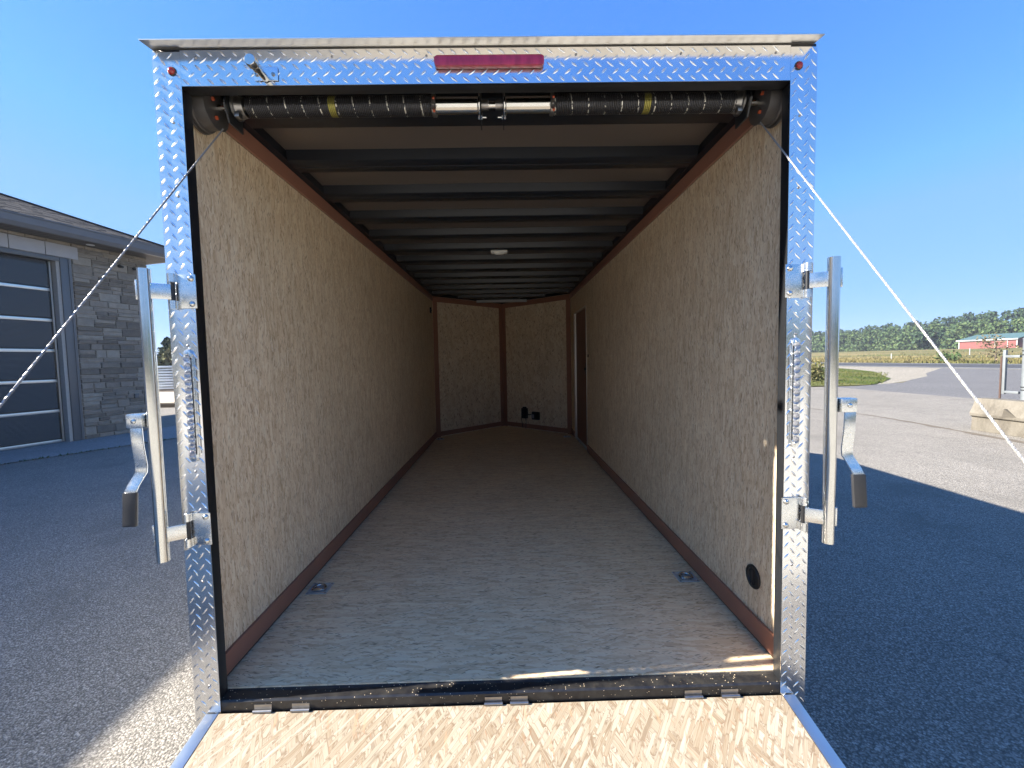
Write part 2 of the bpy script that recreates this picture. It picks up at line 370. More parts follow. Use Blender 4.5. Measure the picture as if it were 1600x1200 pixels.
sheet('road_shoulder', M['gravel'], [(42.2, -300), (43.0, -300), (43.0, 400), (42.2, 400)], G+.004)
line = MB()
for x in (44.3, 57.2): line.box(x, -300, G+.010, x+.3, 400, G+.011)
o = line.build('road_edge_line', plain('road_line_paint', (.6, .6, .57), .7)); o['kind'] = 'structure'
# crack across the yard, with washed-in dirt
cp = [(5.5, 15.5), (7.4, 13.2), (9.0, 11.6), (9.3, 10.4), (9.55, 9.3), (9.45, 8.4), (9.35, 7.6), (9.25, 6.9), (9.15, 6.2), (9.0, 5.2), (8.95, 4.0)]
cv = []
for i, (x, y) in enumerate(cp):
    for k in range(4):
        if i == len(cp)-1 and k: break
        x1, y1 = cp[min(i+1, len(cp)-1)]; t = k/4
        w = (.02+.05*min(1, i/5))*random.uniform(.5, 1.5)
        px, py = x+(x1-x)*t+random.uniform(-.04, .04), y+(y1-y)*t
        cv.append((px-w, py, G+.004)); cv.append((px+w, py, G+.004))
b = MB().add(cv, [(2*i, 2*i+1, 2*i+3, 2*i+2) for i in range(len(cv)//2-1)])
o = b.build('pavement_crack', plain('crack_dirt', (.11, .09, .065), .95, var=.5, scale=12)); o['kind'] = 'structure'

# ------------------------------------------------------------------ trailer
tr = empty('enclosed_trailer', 'open enclosed cargo trailer with strand board lining, diamond plate frame and lowered ramp', 'trailer', (0, 0, G))
def T(): return MB(dz=G)
XI, ZT = .9856, 2.042
# shell
b = T()
for s in (-1, 1):
    b.box(s*1.0665, .052, -.14, s*1.0705, 4.96, 2.168)
    b.prism([(s*1.0705, 4.962, 0), (s*1.0665, 4.962, 0), (0, 6.03, 0), (0, 6.036, 0)], (0, 0, -.14), (0, 0, 2.168))
b.build('outer_skin', M['shell'], tr)
b = T(); b.prism([(-1.067, -.0, 0), (1.067, -.0, 0), (1.067, 4.96, 0), (0, 6.03, 0), (-1.067, 4.96, 0)], (0, 0, 2.170), (0, 0, 2.176))
b.build('roof_skin', M['ceil'], tr)
b = T()
for s in (-1, 1): b.box(s*.95, .07, -.16, s*1.04, 4.9, -.03)
for y in (1.2, 2.4, 3.6, 4.8): b.box(-.948, y, -.14, .948, y+.06, -.03)
b.build('chassis', M['black'], tr)
# axle and wheels (behind and below the body)
for s in (-1, 1):
    for y in (2.0, 2.85):
        w = T(); w.lathe((s*1.085, y, G+.33), (s, 0, 0), [(0, .17), (0, .30), (.02, .328), (.18, .328), (.20, .30), (.20, .17)], 32)
        wo = w.build('wheel', M['grip'], tr, smooth=30)
        rm = T(); rm.lathe((s*1.085, y, G+.33), (s, 0, 0), [(.03, .169), (.19, .169), (.16, .12), (.185, .05), (.20, .045)], 24); rm.build('rim', M['zinc'], wo, smooth=30)
# floor
b = T(); b.prism([(-1.034, .050, 0), (1.034, .050, 0), (1.034, 4.94, 0), (0, 5.958, 0), (-1.034, 4.94, 0)], (0, 0, -.022), (0, 0, 0))
b.build('floor_panel', M['osb_floor'], tr)
# side walls
b = T(); b.box(-1.045, .049, 0.002, -1.031, 4.94, 2.125); b.build('wall_panel', M['osb_wall'], tr)
b = T()
b.box(1.045, .049, .002, 1.031, 3.72, 2.125); b.box(1.045, 3.722, 1.80, 1.031, 4.64, 2.125); b.box(1.045, 4.642, .002, 1.031, 4.94, 2.125)
b.build('wall_panel', M['osb_wall'], tr)
# side door on the right wall
b = T(); b.box(1.052, 3.74, .03, 1.062, 4.61, 1.79); do = b.build('side_door', M['trim_dark'], tr)
b = T(); b.box(1.028, 4.575, .002, 1.051, 4.641, 1.80); b.box(1.026, 3.722, .0, 1.0505, 3.74, 1.80); b.box(1.028, 3.742, 1.78, 1.0505, 4.572, 1.80)
b.build('door_jamb', M['alu'], do)
b = T(); b.box(1.02, 3.60, 1.17, 1.0305, 3.618, 1.20); b.build('door_catch', M['black_plastic'], do)
b = T(); b.box(1.040, 3.79, .96, 1.0515, 3.86, 1.10); b.cyl((1.035, 3.82, 1.02), (1.02, 3.82, 1.02), .018); b.build('handle', M['black_plastic'], do, smooth=30)
# nose panels
for s in (-1, 1):
    d = Vector((-s*1.034, 1.018, 0)).normalized(); nrm = Vector((-d.y*s*1.0, d.x*s, 0))
    if nrm.y > 0: nrm = -nrm
    P0 = Vector((s*1.034, 4.94, 0)); P1 = Vector((0, 5.958, 0)); L = (P1-P0).length
    def bar(a0, a1, z0, z1, t0, t1, mb):
        pts = [P0+d*a0+nrm*t0, P0+d*a1+nrm*t0, P0+d*a1+nrm*t1, P0+d*a0+nrm*t1]
        mb.prism(pts, (0, 0, z0), (0, 0, z1))
    b = T(); bar(.02, L-.012, .002, 2.125, -.012, 0, b); b.build('nose_panel', M['osb_nose'], tr)
    b = T(); bar(.004, .078, .0, 2.12, .001, .013, b); b.build('corner_trim', M['trim'], tr)
    b = T(); bar(L-.082, L-.013, .0, 2.12, .001, .013, b); b.build('corner_trim', M['trim'], tr)
    b = T(); bar(.079, L-.083, .012, .082, .001, .0125, b); b.build('base_trim', M['trim'], tr)
    b = T(); bar(.079, L-.083, 2.045, 2.12, .001, .0125, b); b.build('top_trim', M['trim'], tr)
b = T(); b.prism([(-1.04, 4.90, 0), (-1.062, 4.965, 0), (0, 6.025, 0), (1.062, 4.965, 0), (1.04, 4.90, 0), (0, 5.93, 0)], (0, 0, 2.1255), (0, 0, 2.1655)); b.build('roof_rail', M['bow'], tr)
# side trims
for s, x, y1 in ((-1, -1.0305, 4.935), (1, 1.0305, 3.70)):
    b = T(); b.box(x, .0485, .012, x-s*.012, y1, .092); b.build('base_trim', M['trim'], tr)
    b = T(); b.box(x, .0485, .0005, x-s*.006, y1, .0115); b.build('floor_gap_strip', M['black'], tr)  # black strip along the gap line under the base trim
for s in (-1, 1):
    b = T(); b.box(s*1.0305, .0485, 2.052, s*1.0185, 4.935, 2.122); b.build('top_trim', M['trim'], tr)
    b = T(); b.box(s*1.0305, .0485, 2.049, s*1.0275, 4.935, 2.0515); b.build('trim_edge', M['osb_ramp'], tr)
    b = T(); b.box(s*1.045, .055, 2.127, s*.99, 4.93, 2.168); b.build('roof_rail', M['bow'], tr)
b = T(); b.box(1.0305, 4.66, .012, 1.0185, 4.935, .092); b.build('base_trim', M['trim'], tr)
# ceiling bows
y = .669; k = 0
while y < 5.75:
    xm = .985 if y+.13 < 4.9 else max(.1, .985*(5.95-y-.13)/1.02)
    b = T(); prof = [(0, y-.012, 2.169), (0, y, 2.122), (0, y+.006, 2.118), (0, y+.060, 2.118), (0, y+.063, 2.1205), (0, y+.067, 2.1205), (0, y+.070, 2.118), (0, y+.123, 2.118), (0, y+.129, 2.122), (0, y+.135, 2.169)]
    b.prism(prof, (-xm, 0, 0), (xm, 0, 0)); b.build('ceiling_bow', M['bow'], tr, smooth=35)
    for s in (-1, 1):
        if y+.13 < 4.9:
            b2 = T(); b2.box(s*(xm-.002), y+.02, 2.112, s*(xm-.012), y+.1, 2.1175)
    y += .405
b = T(); b.box(-.985, .20, 2.118, .985, .387, 2.168); b.build('header_beam', M['bow'], tr, bevel=.004)
# wavy roof skin panels seen between the bows
b = T(); n = 260; ys = [.05+i*(5.7-.05)/n for i in range(n+1)]
for i, yy in enumerate(ys):
    xm = .988 if yy < 4.9 else max(.05, .988*(5.95-yy)/1.05)
    for j in range(9):
        xx = -xm+2*xm*j/8
        b.v.append((xx, yy, 2.1665+.0018*math.sin(yy*15.5+.6*xx)+.001*math.sin(xx*5+yy*2)))
for i in range(n):
    for j in range(8): b.f.append((i*9+j, i*9+j+1, (i+1)*9+j+1, (i+1)*9+j))
b.build('ceiling_panel', M['ceil'], tr, smooth=60)
# front ceiling plate and dome lamp
b = T(); b.box(-.40, 5.36, 2.080, .40, 5.44, 2.1165); b.build('wire_cover', plain('pale_wire_cover', (.42, .43, .45), .4), tr, bevel=.003)
b = T(); b.box(-.072, 2.345, 2.098, .072, 2.415, 2.1175); dl = b.build('ceiling_lamp', M['white'], tr, bevel=.004)
b = T(); b.lathe((0, 2.38, 2.098), (0, 0, -1), [(0, .030), (.006, .028), (.011, .020), (.013, .006)], 20)
b.v = [(x*1.7, y_, z) for x, y_, z in b.v]; b.build('lens', M['white'], dl, smooth=50)
b = T(); b.box(-1.0305, 4.69, 1.85, -1.012, 4.745, 1.93); sw = b.build('light_switch', M['black_plastic'], tr, bevel=.003)
b = T(); b.box(-1.0118, 4.71, 1.88, -1.004, 4.725, 1.90); b.build('rocker', M['grip'], sw)
# black door frame
b = T()
for s in (-1, 1): b.box(s*XI, 0, -.05, s*1.0655, .048, ZT)
b.box(-1.0655, 0, ZT+.0005, 1.0655, .048, 2.158)
b.build('door_frame', M['black'], tr, bevel=.0015)
b = T(); b.prism([(0, .049, -.004), (0, .049, -.05), (0, .001, -.05), (0, .001, -.016), (0, .006, -.010), (0, .04, -.008)], (-XI+.0005, 0, 0), (XI-.0005, 0, 0)); b.build('sill', M['sill'], tr)
b = T(); b.box(-XI, .006, -.052, XI, .06, -.32); b.box(-1.06, .004, -.16, 1.06, .058, -.30); b.build('rear_crossmember', M['black'], tr)

# diamond plates
def lug(b, cx, cz, ang, y0=0.0, L=.0150, W=.0035, H=.0020, side=0):
    ca, sa = math.cos(ang), math.sin(ang)
    pts = [(-L, 0), (-L*.45, -W*.85), (L*.1, -W), (L*.55, -W*.75), (L, 0), (L*.55, W*.75), (L*.1, W), (-L*.45, W*.85)]
    rid = [(-L*.6, 0), (-L*.2, -W*.2), (L*.25, -W*.2), (L*.6, 0), (L*.25, W*.2), (-L*.2, W*.2)]
    def put(u, v, h):
        x = u*ca-v*sa; z = u*sa+v*ca
        if side: return (side*(1.0672+h), y0+.02+x, cz+z)
        return (cx+x, y0-h, cz+z)
    V = [put(u, v, 0) for u, v in pts]+[put(u, v, H) for u, v in rid]
    F = [(0, 1, 9, 8), (1, 2, 9), (2, 10, 9), (2, 3, 10), (3, 4, 11, 10), (4, 5, 12, 11), (5, 6, 12), (6, 13, 12), (6, 7, 13), (7, 0, 8, 13), (8, 9, 10, 11, 12, 13)]
    b.add(V, F)
DX, DZ = .0215, .0387
for s in (-1, 1):
    b = T(); b.box(s*.9795, -.0030, -.42, s*1.0672, -.0002, 2.1465)
    b.box(s*1.0662, .0002, -.14, s*1.0672, .045, 2.1465)
    pl = b.build('corner_post_plate', M['plate'], tr)
    l = T()
    nz = int(2.56/DZ)
    for i in range(4):
        x = s*(.9795+.0115+i*DX)
        for k in range(nz):
            z = -.40+k*DZ+(DZ/2 if i % 2 else 0)
            lug(l, x+rng.normal()*.0004, z+rng.normal()*.0004, R(50+rng.normal()*2.5) if (i % 2 == (0 if s > 0 else 1)) else R(-50+rng.normal()*2.5), -.0030, H=.0020*rng.uniform(.7, 1.2))
    for k in range(nz):
        z = -.39+k*DZ; lug(l, 0, z, R(50) if k % 2 else R(-50), 0, side=s)
    l.build('tread_lugs', M['plate'], pl, smooth=75, kind='stuff')
b = T(); b.box(-.979, -.0030, ZT, .979, -.0002, 2.1515); pl = b.build('header_plate', M['plate'], tr)
l = T()
for r_ in range(5):
    z = ZT+.013+r_*DX
    for k in range(int(1.95/DZ)):
        x = -.965+k*DZ+(DZ/2 if r_ % 2 else 0)
        lug(l, x+rng.normal()*.0004, z+rng.normal()*.0004, R(40+rng.normal()*2.5) if r_ % 2 else R(-40+rng.normal()*2.5), -.0030, H=.0020*rng.uniform(.7, 1.2))
l.build('tread_lugs', M['plate'], pl, smooth=75, kind='stuff')
# roof edge flashing
b = T(); b.prism([(0, .05, 2.162), (0, -.0035, 2.1555), (0, -.050, 2.1500), (0, -.050, 2.1525), (0, -.004, 2.1785), (0, .05, 2.1835)], (-1.068, 0, 0), (1.056, 0, 0)); b.build('roof_flashing', M['alu'], tr)
# rivets on the plates
b = T()
for s in (-1, 1):
    for z in (1.93, 1.70, 1.22, .80, .42, .05): b.lathe((s*1.012, -.003, z), (0, -1, 0), [(0, .0045), (.0015, .0040), (.0026, .0022), (.003, .0005)], 10)
for x in (-.93, -.50, -.2, .28, .62, .93): b.lathe((x, -.003, 2.128), (0, -1, 0), [(0, .0042), (.0015, .0038), (.0026, .002), (.003, .0005)], 10)
b.build('rivets', M['bracket'], tr, smooth=60, kind='stuff')
# red bar lamp and markers
b = T(); prof = []
for cx_, cz_, a0 in ((.164, 2.107, 0), (-.162, 2.107, 90), (-.162, 2.097, 180), (.164, 2.097, 270)):
    for a in range(0, 91, 15): prof.append((cx_+.012*math.cos(R(a0+a)), 0, cz_+.012*math.sin(R(a0+a))))
b.prism(prof, (0, -.0225, 0), (0, -.0035, 0)); rl = b.build('brake_lamp', M['red'], tr, bevel=.005)
for x in (-.166, 0, .166):
    b = T(); b.box(x-.010, -.014, 2.1165, x+.010, -.0036, 2.1188); b.build('clip', M['red'], rl, bevel=.001)
for s in (-1, 1):
    b = T(); b.lathe((s*1.006, -.003, 2.087), (0, -1, 0), [(0, .0115), (.004, .0115), (.008, .009), (.0105, .005), (.0115, .001)], 20)
    mk = b.build('marker_lamp', M['redmk'], tr, smooth=50)
    b = T(); b.lathe((s*1.006, -.0031, 2.087), (0, -1, 0), [(0, .0135), (.002, .0135), (.003, .0118), (0.0032, .0117)], 20); b.build('grommet', M['black_plastic'], mk, smooth=30)
# vertical LED strips
for s in (-1, 1):
    x = s*1.010; b = T()
    pr = []
    for a in range(13): th = math.pi*a/12; pr.append((x+.0135*math.cos(th), 0, 1.192+.0135*math.sin(th)))
    for a in range(13): th = math.pi+math.pi*a/12; pr.append((x+.0135*math.cos(th), 0, .848+.0135*math.sin(th)))
    b.prism(pr, (0, -.013, 0), (0, -.0032, 0)); ls_ = b.build('tail_lamp_strip', M['zinc'], tr, bevel=.002)
    for k in range(13):
        z = .862+k*.0264
        b = T(); b.lathe((x, -.0135, z), (0, -1, 0), [(0, .0118), (.003, .0118), (.006, .0098), (.008, .005), (.0084, .0008)], 14)
        b.build('lamp_lens', M['lens'], ls_, smooth=50)
    b = T(); b.box(x+s*-.0142, -.0150, .86, x+s*-.0112, -.0132, 1.18); b.build('rim', M['black_plastic'], ls_)
    for z in (1.192, .848):
        b = T(); b.lathe((x, -.0132, z), (0, -1, 0), [(0, .006), (.002, .005), (.003, .001)], 10); b.build('screw', M['galv'], ls_, smooth=40)
# torsion springs, shaft, drums
SY, SZ = .137, 2.055
b = T(); b.cyl((-1.02, SY, SZ), (1.02, SY, SZ), .0125, n=16); sh = b.build('spring_shaft', M['galv'], tr, smooth=30)
for x0, x1 in ((-.850, -.205), (.222, .872)):
    pitch_, r_ = .0062, .0305; turns = (x1-x0)/pitch_; N = int(turns*16); pts = []
    for i in range(N+1):
        th = 2*math.pi*i/16; pts.append((x0+pitch_*i/16, SY+r_*math.cos(th), SZ+r_*math.sin(th)))
    b = T(); b.tube(pts, .0029, 6); b.build('torsion_spring', M['spring'], tr, smooth=60)
for x0, x1 in ((-.195, -.045), (.053, .212)):
    b = T(); b.cyl((x0, SY, SZ), (x1, SY, SZ), .0275, n=32); b.build('shaft_sleeve', M['galv'], tr, smooth=30)
for x in (-.200, .217):
    b = T(); b.lathe((x-.008, SY, SZ), (1, 0, 0), [(0, .030), (.002, .035), (.014, .035), (.016, .030)], 24); co_ = b.build('winding_cone', M['bracket'], tr, smooth=40)
    b = T(); b.lathe((x, SY-.030, SZ-.020), (0, -1, 0), [(0, .010), (.012, .010), (.012, .006), (.004, .006), (.003, .001)], 16); b.build('socket', M['bracket'], co_, smooth=40)
    b = T(); b.lathe((x+.002, SY-.033, SZ+.006), (0, -1, 0), [(0, .005), (.004, .005), (.006, .002)], 6); b.lathe((x+.003, SY-.028, SZ-.034), (0, -1, 0), [(0, .005), (.004, .005), (.006, .002)], 6); b.build('set_screw', M['orange'], co_)
for x in (-.036, .044):
    sg = -1 if x < 0 else 1
    b = T(); b.box(x-.002, SY-.040, 1.985, x+.002, SY+.030, 2.117); br = b.build('centre_bracket', M['black_plastic'], tr)
    b = T(); b.lathe((x+sg*.002, SY, SZ), (sg, 0, 0), [(0, .038), (.004, .038), (.007, .031), (.009, .029)], 28); b.build('bearing_ring', M['galv'], br, smooth=40)
    b = T(); b.cyl((x-sg*-.006, SY-.03, 1.997), (x-sg*.020, SY-.03, 1.997), .0035, n=10); b.lathe((x+sg*.002, SY-.03, 1.997), (sg, 0, 0), [(0, .007), (.006, .007)], 6); b.lathe((x-sg*.002, SY-.03, 1.997), (-sg, 0, 0), [(0, .007), (.005, .007)], 6); b.build('bolt', M['galv'], br)
    b = T(); b.cyl((x-sg*.003, SY, SZ), (x-sg*.028, SY, SZ), .017, n=20); b.build('coupler', M['bracket'], br, smooth=30)
for s in (-1, 1):
    b = T(); b.lathe((s*.955, SY-.01, SZ-.012), (s, 0, 0), [(0, .052), (.002, .066), (.004, .062), (.042, .064), (.044, .070), (.048, .072), (.050, .066), (.056, .066), (.058, .074), (.063, .075)], 40)
    dr = b.build('cable_drum', M['drum'], tr, smooth=30)
    for a in (.6, 2.4, 4.4):
        b = T(); b.lathe((s*.954, SY-.01+.034*math.cos(a), SZ-.012+.034*math.sin(a)), (-s, 0, 0), [(0, .007), (.006, .007), (.008, .003)], 6); b.build('drum_bolt', M['orange'], dr)
    b = T(); b.box(s*.897, SY-.035, 1.985, s*.903, SY+.04, 2.12); b.prism([(s*.9, SY-.035, 1.985), (s*.9, SY-.06, 2.04), (s*.9, SY-.035, 2.11)], (-.003, 0, 0), (.003, 0, 0)); b.build('bearing_plate', M['black'], tr)
    b = T(); b.lathe((s*.893, SY, SZ), (-s, 0, 0), [(0, .042), (.006, .042), (.010, .036), (.02, .034), (.034, .031)], 28); ec = b.build('end_cone', M['bracket'], tr, smooth=40)
    b = T(); b.box(s*.880, SY-.042, SZ-.052, s*.862, SY-.02, SZ-.034); b.build('lug', M['bracket'], ec, bevel=.003)
# ramp cables: three twisted strands from drum to the side of the ramp
th = R(10.9)
def rampz(y): return -.048+math.tan(th)*(y+.004)
for s, xd, yd, zd, ye in ((-1, -.937, .125, 1.977, -1.67), (1, .960, .125, 1.980, -1.63)):
    A = Vector((xd, yd, zd)); B = Vector((s*1.045, ye, rampz(ye)-.01)); d = (B-A); L = d.length; d.normalize()
    u = d.cross(Vector((0, 1, 0))).normalized(); w = d.cross(u); b = T()
    for q_ in range(3):
        N = 700; pts = []
        for i in range(N+1):
            t = L*i/N; ph = 2*math.pi*(t/.017)+q_*2.094; pts.append(A+d*t+.0013*(math.cos(ph)*u+math.sin(ph)*w))
        b.tube(pts, .0016, 5)
    ca = b.build('ramp_cable', M['cable'], tr, smooth=70)
    b = T(); b.obox(B+Vector((-s*.004, 0, -.01)), (.004, 0, 0), (0, .02, 0), (0, 0, .025)); b.build('cable_anchor', M['zinc'], ca)
# lock bars on both sides
for s in (-1, 1):
    px, py = s*1.104, -.045
    b = T(); b.tube([(px, py, .516), (px, py, 1.462)], .0183, 28); lb = b.build('lock_bar', M['galv'], tr, smooth=40)
    for zc in (1.395, .605):
        b = T()   # hinge leaf on the post
        b.box(s*.970, -.0085, zc-.055, s*1.032, -.0052, zc+.055)
        hb = b.build('hinge_leaf', M['zinc'], lb, bevel=.0012)
        for q0, q1 in ((.030, .057), (-.057, -.030)):
            b = T(); pr = [(s*1.0312, -.0050, 0), (s*1.0312, -.0085, 0)]
            for a in range(11): t_ = R(140-28*a); pr.append((s*(1.0415+.0105*math.cos(t_)*(-1)), -.0145-.0105*math.sin(t_) if a < 9 else -.0050, 0)) if a < 9 else None
            pr.append((s*1.052, -.0050, 0)); b.prism(pr, (0, 0, zc+q0), (0, 0, zc+q1)); b.build('hinge_knuckle', M['zinc'], lb, smooth=50)
        b = T(); b.tube([(s*1.040, -.014, zc-.029), (s*1.040, -.014, zc+.029)], .0062, 12); b.build('hinge_pin', M['black_plastic'], lb, smooth=40)
        b = T(); b.obox(((s*1.046+px-s*.016)/2, (-.017+py)/2-.001, zc-.002), ((px-s*.010-s*1.043)/2, (py+.012)/2, 0), (0, .0018, 0), (0, 0, .0245)); b.build('strap', M['zinc'], lb, bevel=.001)
        b = T(); b.box(px+s*.0165, py-.010, zc-.03, px+s*.0225, py+.014, zc+.032); b.build('clamp', M['zinc'], lb, bevel=.001)
        b = T()
        for dz in (.041, -.041): b.lathe((s*.985, -.0086, zc+dz), (0, -1, 0), [(0, .0095), (.003, .0090), (.006, .0062), (.0075, .0015)], 16)
        b.build('bolt', M['galv'], lb, smooth=40)
    # pivot box and lever
    bx = s*1.160
    b = T(); b.box(s*1.124, py-.022, .958, s*1.176, py+.012, 1.004); b.build('pivot_box', M['zinc'], lb, bevel=.004)
    b = T(); b.lathe((s*1.150, py-.0225, .981), (0, -1, 0), [(0, .0075), (.003, .007), (.005, .003), (.0055, .0008)], 14); b.build('bolt', M['galv'], lb, smooth=40)
    path = [(s*1.155, py-.008, .960), (s*1.152, py-.010, .90), (s*1.148, py-.006, .835), (s*1.152, py-.004, .812), (s*1.166, py-.020, .775), (s*1.172, py-.026, .755), (s*1.176, py-.026, .70), (s*1.180, py-.026, .652)]
    if s > 0: path = [(x+.008, y_, z) for x, y_, z in path]
    def strip(pts, hw, ht):
        m = T()
        for i, p in enumerate(pts):
            for a, c_ in ((-1, -1), (1, -1), (1, 1), (-1, 1)): m.v.append((p[0]+a*hw, p[1]+c_*ht, p[2]))
        for i in range(len(pts)-1):
            for j in range(4): m.f.append((i*4+j, i*4+(j+1) % 4, i*4+4+(j+1) % 4, i*4+4+j))
        m.f.append((3, 2, 1, 0)); k_ = 4*(len(pts)-1); m.f.append((k_, k_+1, k_+2, k_+3)); return m
    strip(path[:7], .0185, .0028).build('lever', M['zinc'], lb, bevel=.0012)
    strip([path[5], path[6], path[7], (path[7][0], path[7][1], .643)], .0215, .0062).build('lever_grip', M['grip'], lb, bevel=.004)
# hold-back latch on the header
hx, hz = -.712, 2.062
b = T(); b.box(hx-.035, -.0075, ZT+.012, hx+.040, -.0052, ZT+.055); hb = b.build('latch_plate', M['plate'], tr, bevel=.001)
b = T(); b.tube([(hx, -.006, hz), (hx, -.070, hz)], .0115, 20); b.tube([(hx, -.052, hz), (hx, -.066, hz)], .0145, 20); b.build('latch_body', M['galv'], hb, smooth=40)
b = T(); b.lathe((hx, -.070, hz), (0, -1, 0), [(0, .013), (.003, .0175), (.018, .0175), (.0215, .0160), (.0222, .0150), (.0224, .001)], 28); b.build('latch_cap', M['galv'], hb, smooth=30)
b = T()
for dx in (-.026, .026): b.lathe((hx+dx, -.0075, ZT+.030), (0, -1, 0), [(0, .006), (.004, .005), (.005, .001)], 12)
b.build('bolt', M['bracket'], hb, smooth=40)
# recessed D rings
def dring(x, y, big):
    b = T(); w = .052
    b.box(x-w, y-w, .0005, x-w*.72, y+w, .003); b.box(x+w*.72, y-w, .0005, x+w, y+w, .003)
    b.box(x-w*.719, y-w, .0005, x+w*.719, y-w*.72, .003); b.box(x-w*.719, y+w*.72, .0005, x+w*.719, y+w, .003)
    dp = b.build('tie_down_pan', M['pan'], tr, bevel=.0008)
    b = T(); b.box(x-w*.72, y-w*.72, .0006, x+w*.72, y+w*.72, .0012); b.build('pan_cup', M['pan'], dp)
    if not big: return
    b = T(); pts = []
    for i in range(25):
        a = math.pi*i/24; pts.append((x+.030*math.cos(a), y-.005+.030*math.sin(a), .009))
    pts.append((x-.030, y-.022, .007)); pts.append((x+.030, y-.022, .007)); pts.append(pts[0])
    b.tube(pts, .0055, 10); b.build('d_ring', M['galv'], dp, smooth=50)
    b = T(); b.box(x-.020, y-.032, .003, x+.020, y-.014, .0135); b.build('ring_clamp', M['zinc'], dp, bevel=.002)
    for sx in (-1, 1):
        for sy in (-1, 1):
            b = T(); b.lathe((x+sx*.044, y+sy*.044, .003), (0, 0, 1), [(0, .0055), (.0015, .0045), (.002, .001)], 10); b.build('screw', M['bracket'], dp, smooth=40)
dring(-.942, .700, True); dring(.950, .712, True); dring(-.95, 4.80, True); dring(.93, 4.76, True)
# round flow-through vent on the right wall
b = T(); c_ = (1.0308, .248, .245)
b.lathe(c_, (-1, 0, 0), [(0, .0475), (.005, .0475), (.0075, .045), (.0075, .034), (.002, .032), (.0018, .001)], 36); ve = b.build('round_vent', M['black_plastic'], tr, smooth=30)
b = T(); b.box(1.029, .246, .212, 1.0215, .2495, .278); b.build('vent_fin', M['grip'], ve)
# junction boxes on the nose
d = Vector((-1.034, 1.018, 0)).normalized(); nrm = Vector((-d.y, d.x, 0)); nrm = nrm if nrm.y < 0 else -nrm
P0 = Vector((1.034, 4.94, 0))
def onnose(a, z, t): p = P0+d*a+nrm*t; return (p.x, p.y, z)
b = T(); b.obox(onnose(.94, .26, .030), d*.052, nrm*.028, (0, 0, .085)); b.obox(onnose(.94, .355, .03), d*.03, nrm*.02, (0, 0, .012)); jb = b.build('junction_box', M['black_plastic'], tr, bevel=.005)
b = T(); b.tube([onnose(.99, .2, .02), onnose(1.015, .17, .03), onnose(1.0, .10, .03), onnose(.985, .01, .03)], .005, 8)
b.tube([onnose(.915, .18, .03), onnose(.91, .10, .03), onnose(.92, .01, .03)], .005, 8); b.build('wire', M['black_plastic'], jb, smooth=60)
b = T(); b.obox(onnose(.70, .235, .026), d*.072, nrm*.024, (0, 0, .065)); bc = b.build('charger_box', M['black_plastic'], tr, bevel=.012)
b = T(); b.obox(onnose(.745, .225, .0515), d*.028, nrm*.0012, (0, 0, .030)); b.build('paper_label', plain('grey_label', (.30, .30, .31), .6), bc)
b = T(); b.tube([onnose(.89, .245, .025), onnose(.77, .245, .025)], .008, 8); b.build('wire', M['black_plastic'], bc, smooth=60)
# ramp
ct, st = math.cos(th), math.sin(th)
def rp(x, l, h=0.0): return (x, -.006-l*ct-h*st*0, -.050-l*st+h)   # l metres down the ramp
RL = 2.02
b = T(); b.prism([rp(-XI+.001, .0, 0), rp(-XI+.001, RL, 0), rp(-XI+.001, RL, -.018), rp(-XI+.001, 0, -.018)], (0, 0, 0), (2*XI-.002, 0, 0))
ra = b.build('ramp_door', M['osb_ramp'], tr)
for s in (-1, 1):
    b = T(); b.prism([rp(s*XI, -.0, .002), rp(s*XI, RL, .002), rp(s*XI, RL, -.04), rp(s*XI, -.0, -.04)], (0, 0, 0), (s*.0435, 0, 0)); b.build('ramp_edge_rail', M['alu'], ra, bevel=.003)
b = T(); b.prism([rp(-XI, RL+.001, .002), rp(-XI, RL+.04, -.01), rp(-XI, RL+.04, -.03), rp(-XI, RL+.001, -.035)], (0, 0, 0), (2*XI, 0, 0)); b.build('ramp_toe', M['alu'], ra)
b = T(); b.prism([rp(-XI, 0.0, -.0185), rp(-XI, RL, -.0185), rp(-XI, RL, -.033), rp(-XI, 0, -.033)], (0, 0, 0), (2*XI, 0, 0)); b.build('ramp_outer_skin', M['shell'], ra)
for x in (-.835, -.705, -.035, .055, .67, .80):
    b = T(); b.tube([(x-.032, -.0065, -.046), (x+.032, -.0065, -.046)], .0055, 12); b.box(x-.03, -.0015, -.044, x+.03, .0006, -.026); b.build('hinge', M['bracket'], ra, smooth=40)

# ------------------------------------------------------------------ garage on the left
ang = math.atan2(-.2813, .9596)
ga = empty('garage_building', 'grey stone garage with dark ribbed glass sectional door and shingled hip roof', 'garage', (-9.251, 9.842, G), ang)
# local frame: +x points out of the front wall, y runs along it (0 at the visible corner), z from the ground
def stone_mat():
    q = NT('split_face_stone'); g = q.n('ObjectInfo').outputs['Random']; co = q.coord()
    n1 = q.noise(co, 9, 5, .7); n2 = q.noise(q.mapping(co, scale=(1, 1, 2.5)), 30, 4, .7)
    col = q.ramp(g, [(0, (.17, .14, .11)), (.35, (.23, .195, .155)), (.65, (.29, .245, .195)), (1, (.36, .31, .245))])
    k = q.math('MULTIPLY_ADD', n1, .8, .6); col = q.mix(1.0, col, q.comb(k, k, k), 'MULTIPLY')
    q.bump(q.math('ADD', n1, n2), .7, .02)
    return q.set(color=col, rough=.9, spec=.2)
M['stone'] = stone_mat()
M['mortar'] = plain('mortar', (0.403, 0.370, 0.325), .95, var=.15, scale=20, bump=.3)
M['lintel'] = plain('cast_lintel_stone', (0.403, 0.381, 0.370), .85, var=.08, scale=6)
b = MB()
b.box(-.30, -1.80, 0, -.012, -.01, 4.5); b.box(-.30, -7.2, 4.10, -.012, -1.801, 4.5); b.box(-.30, -14, 0, -.012, -7.201, 4.5)
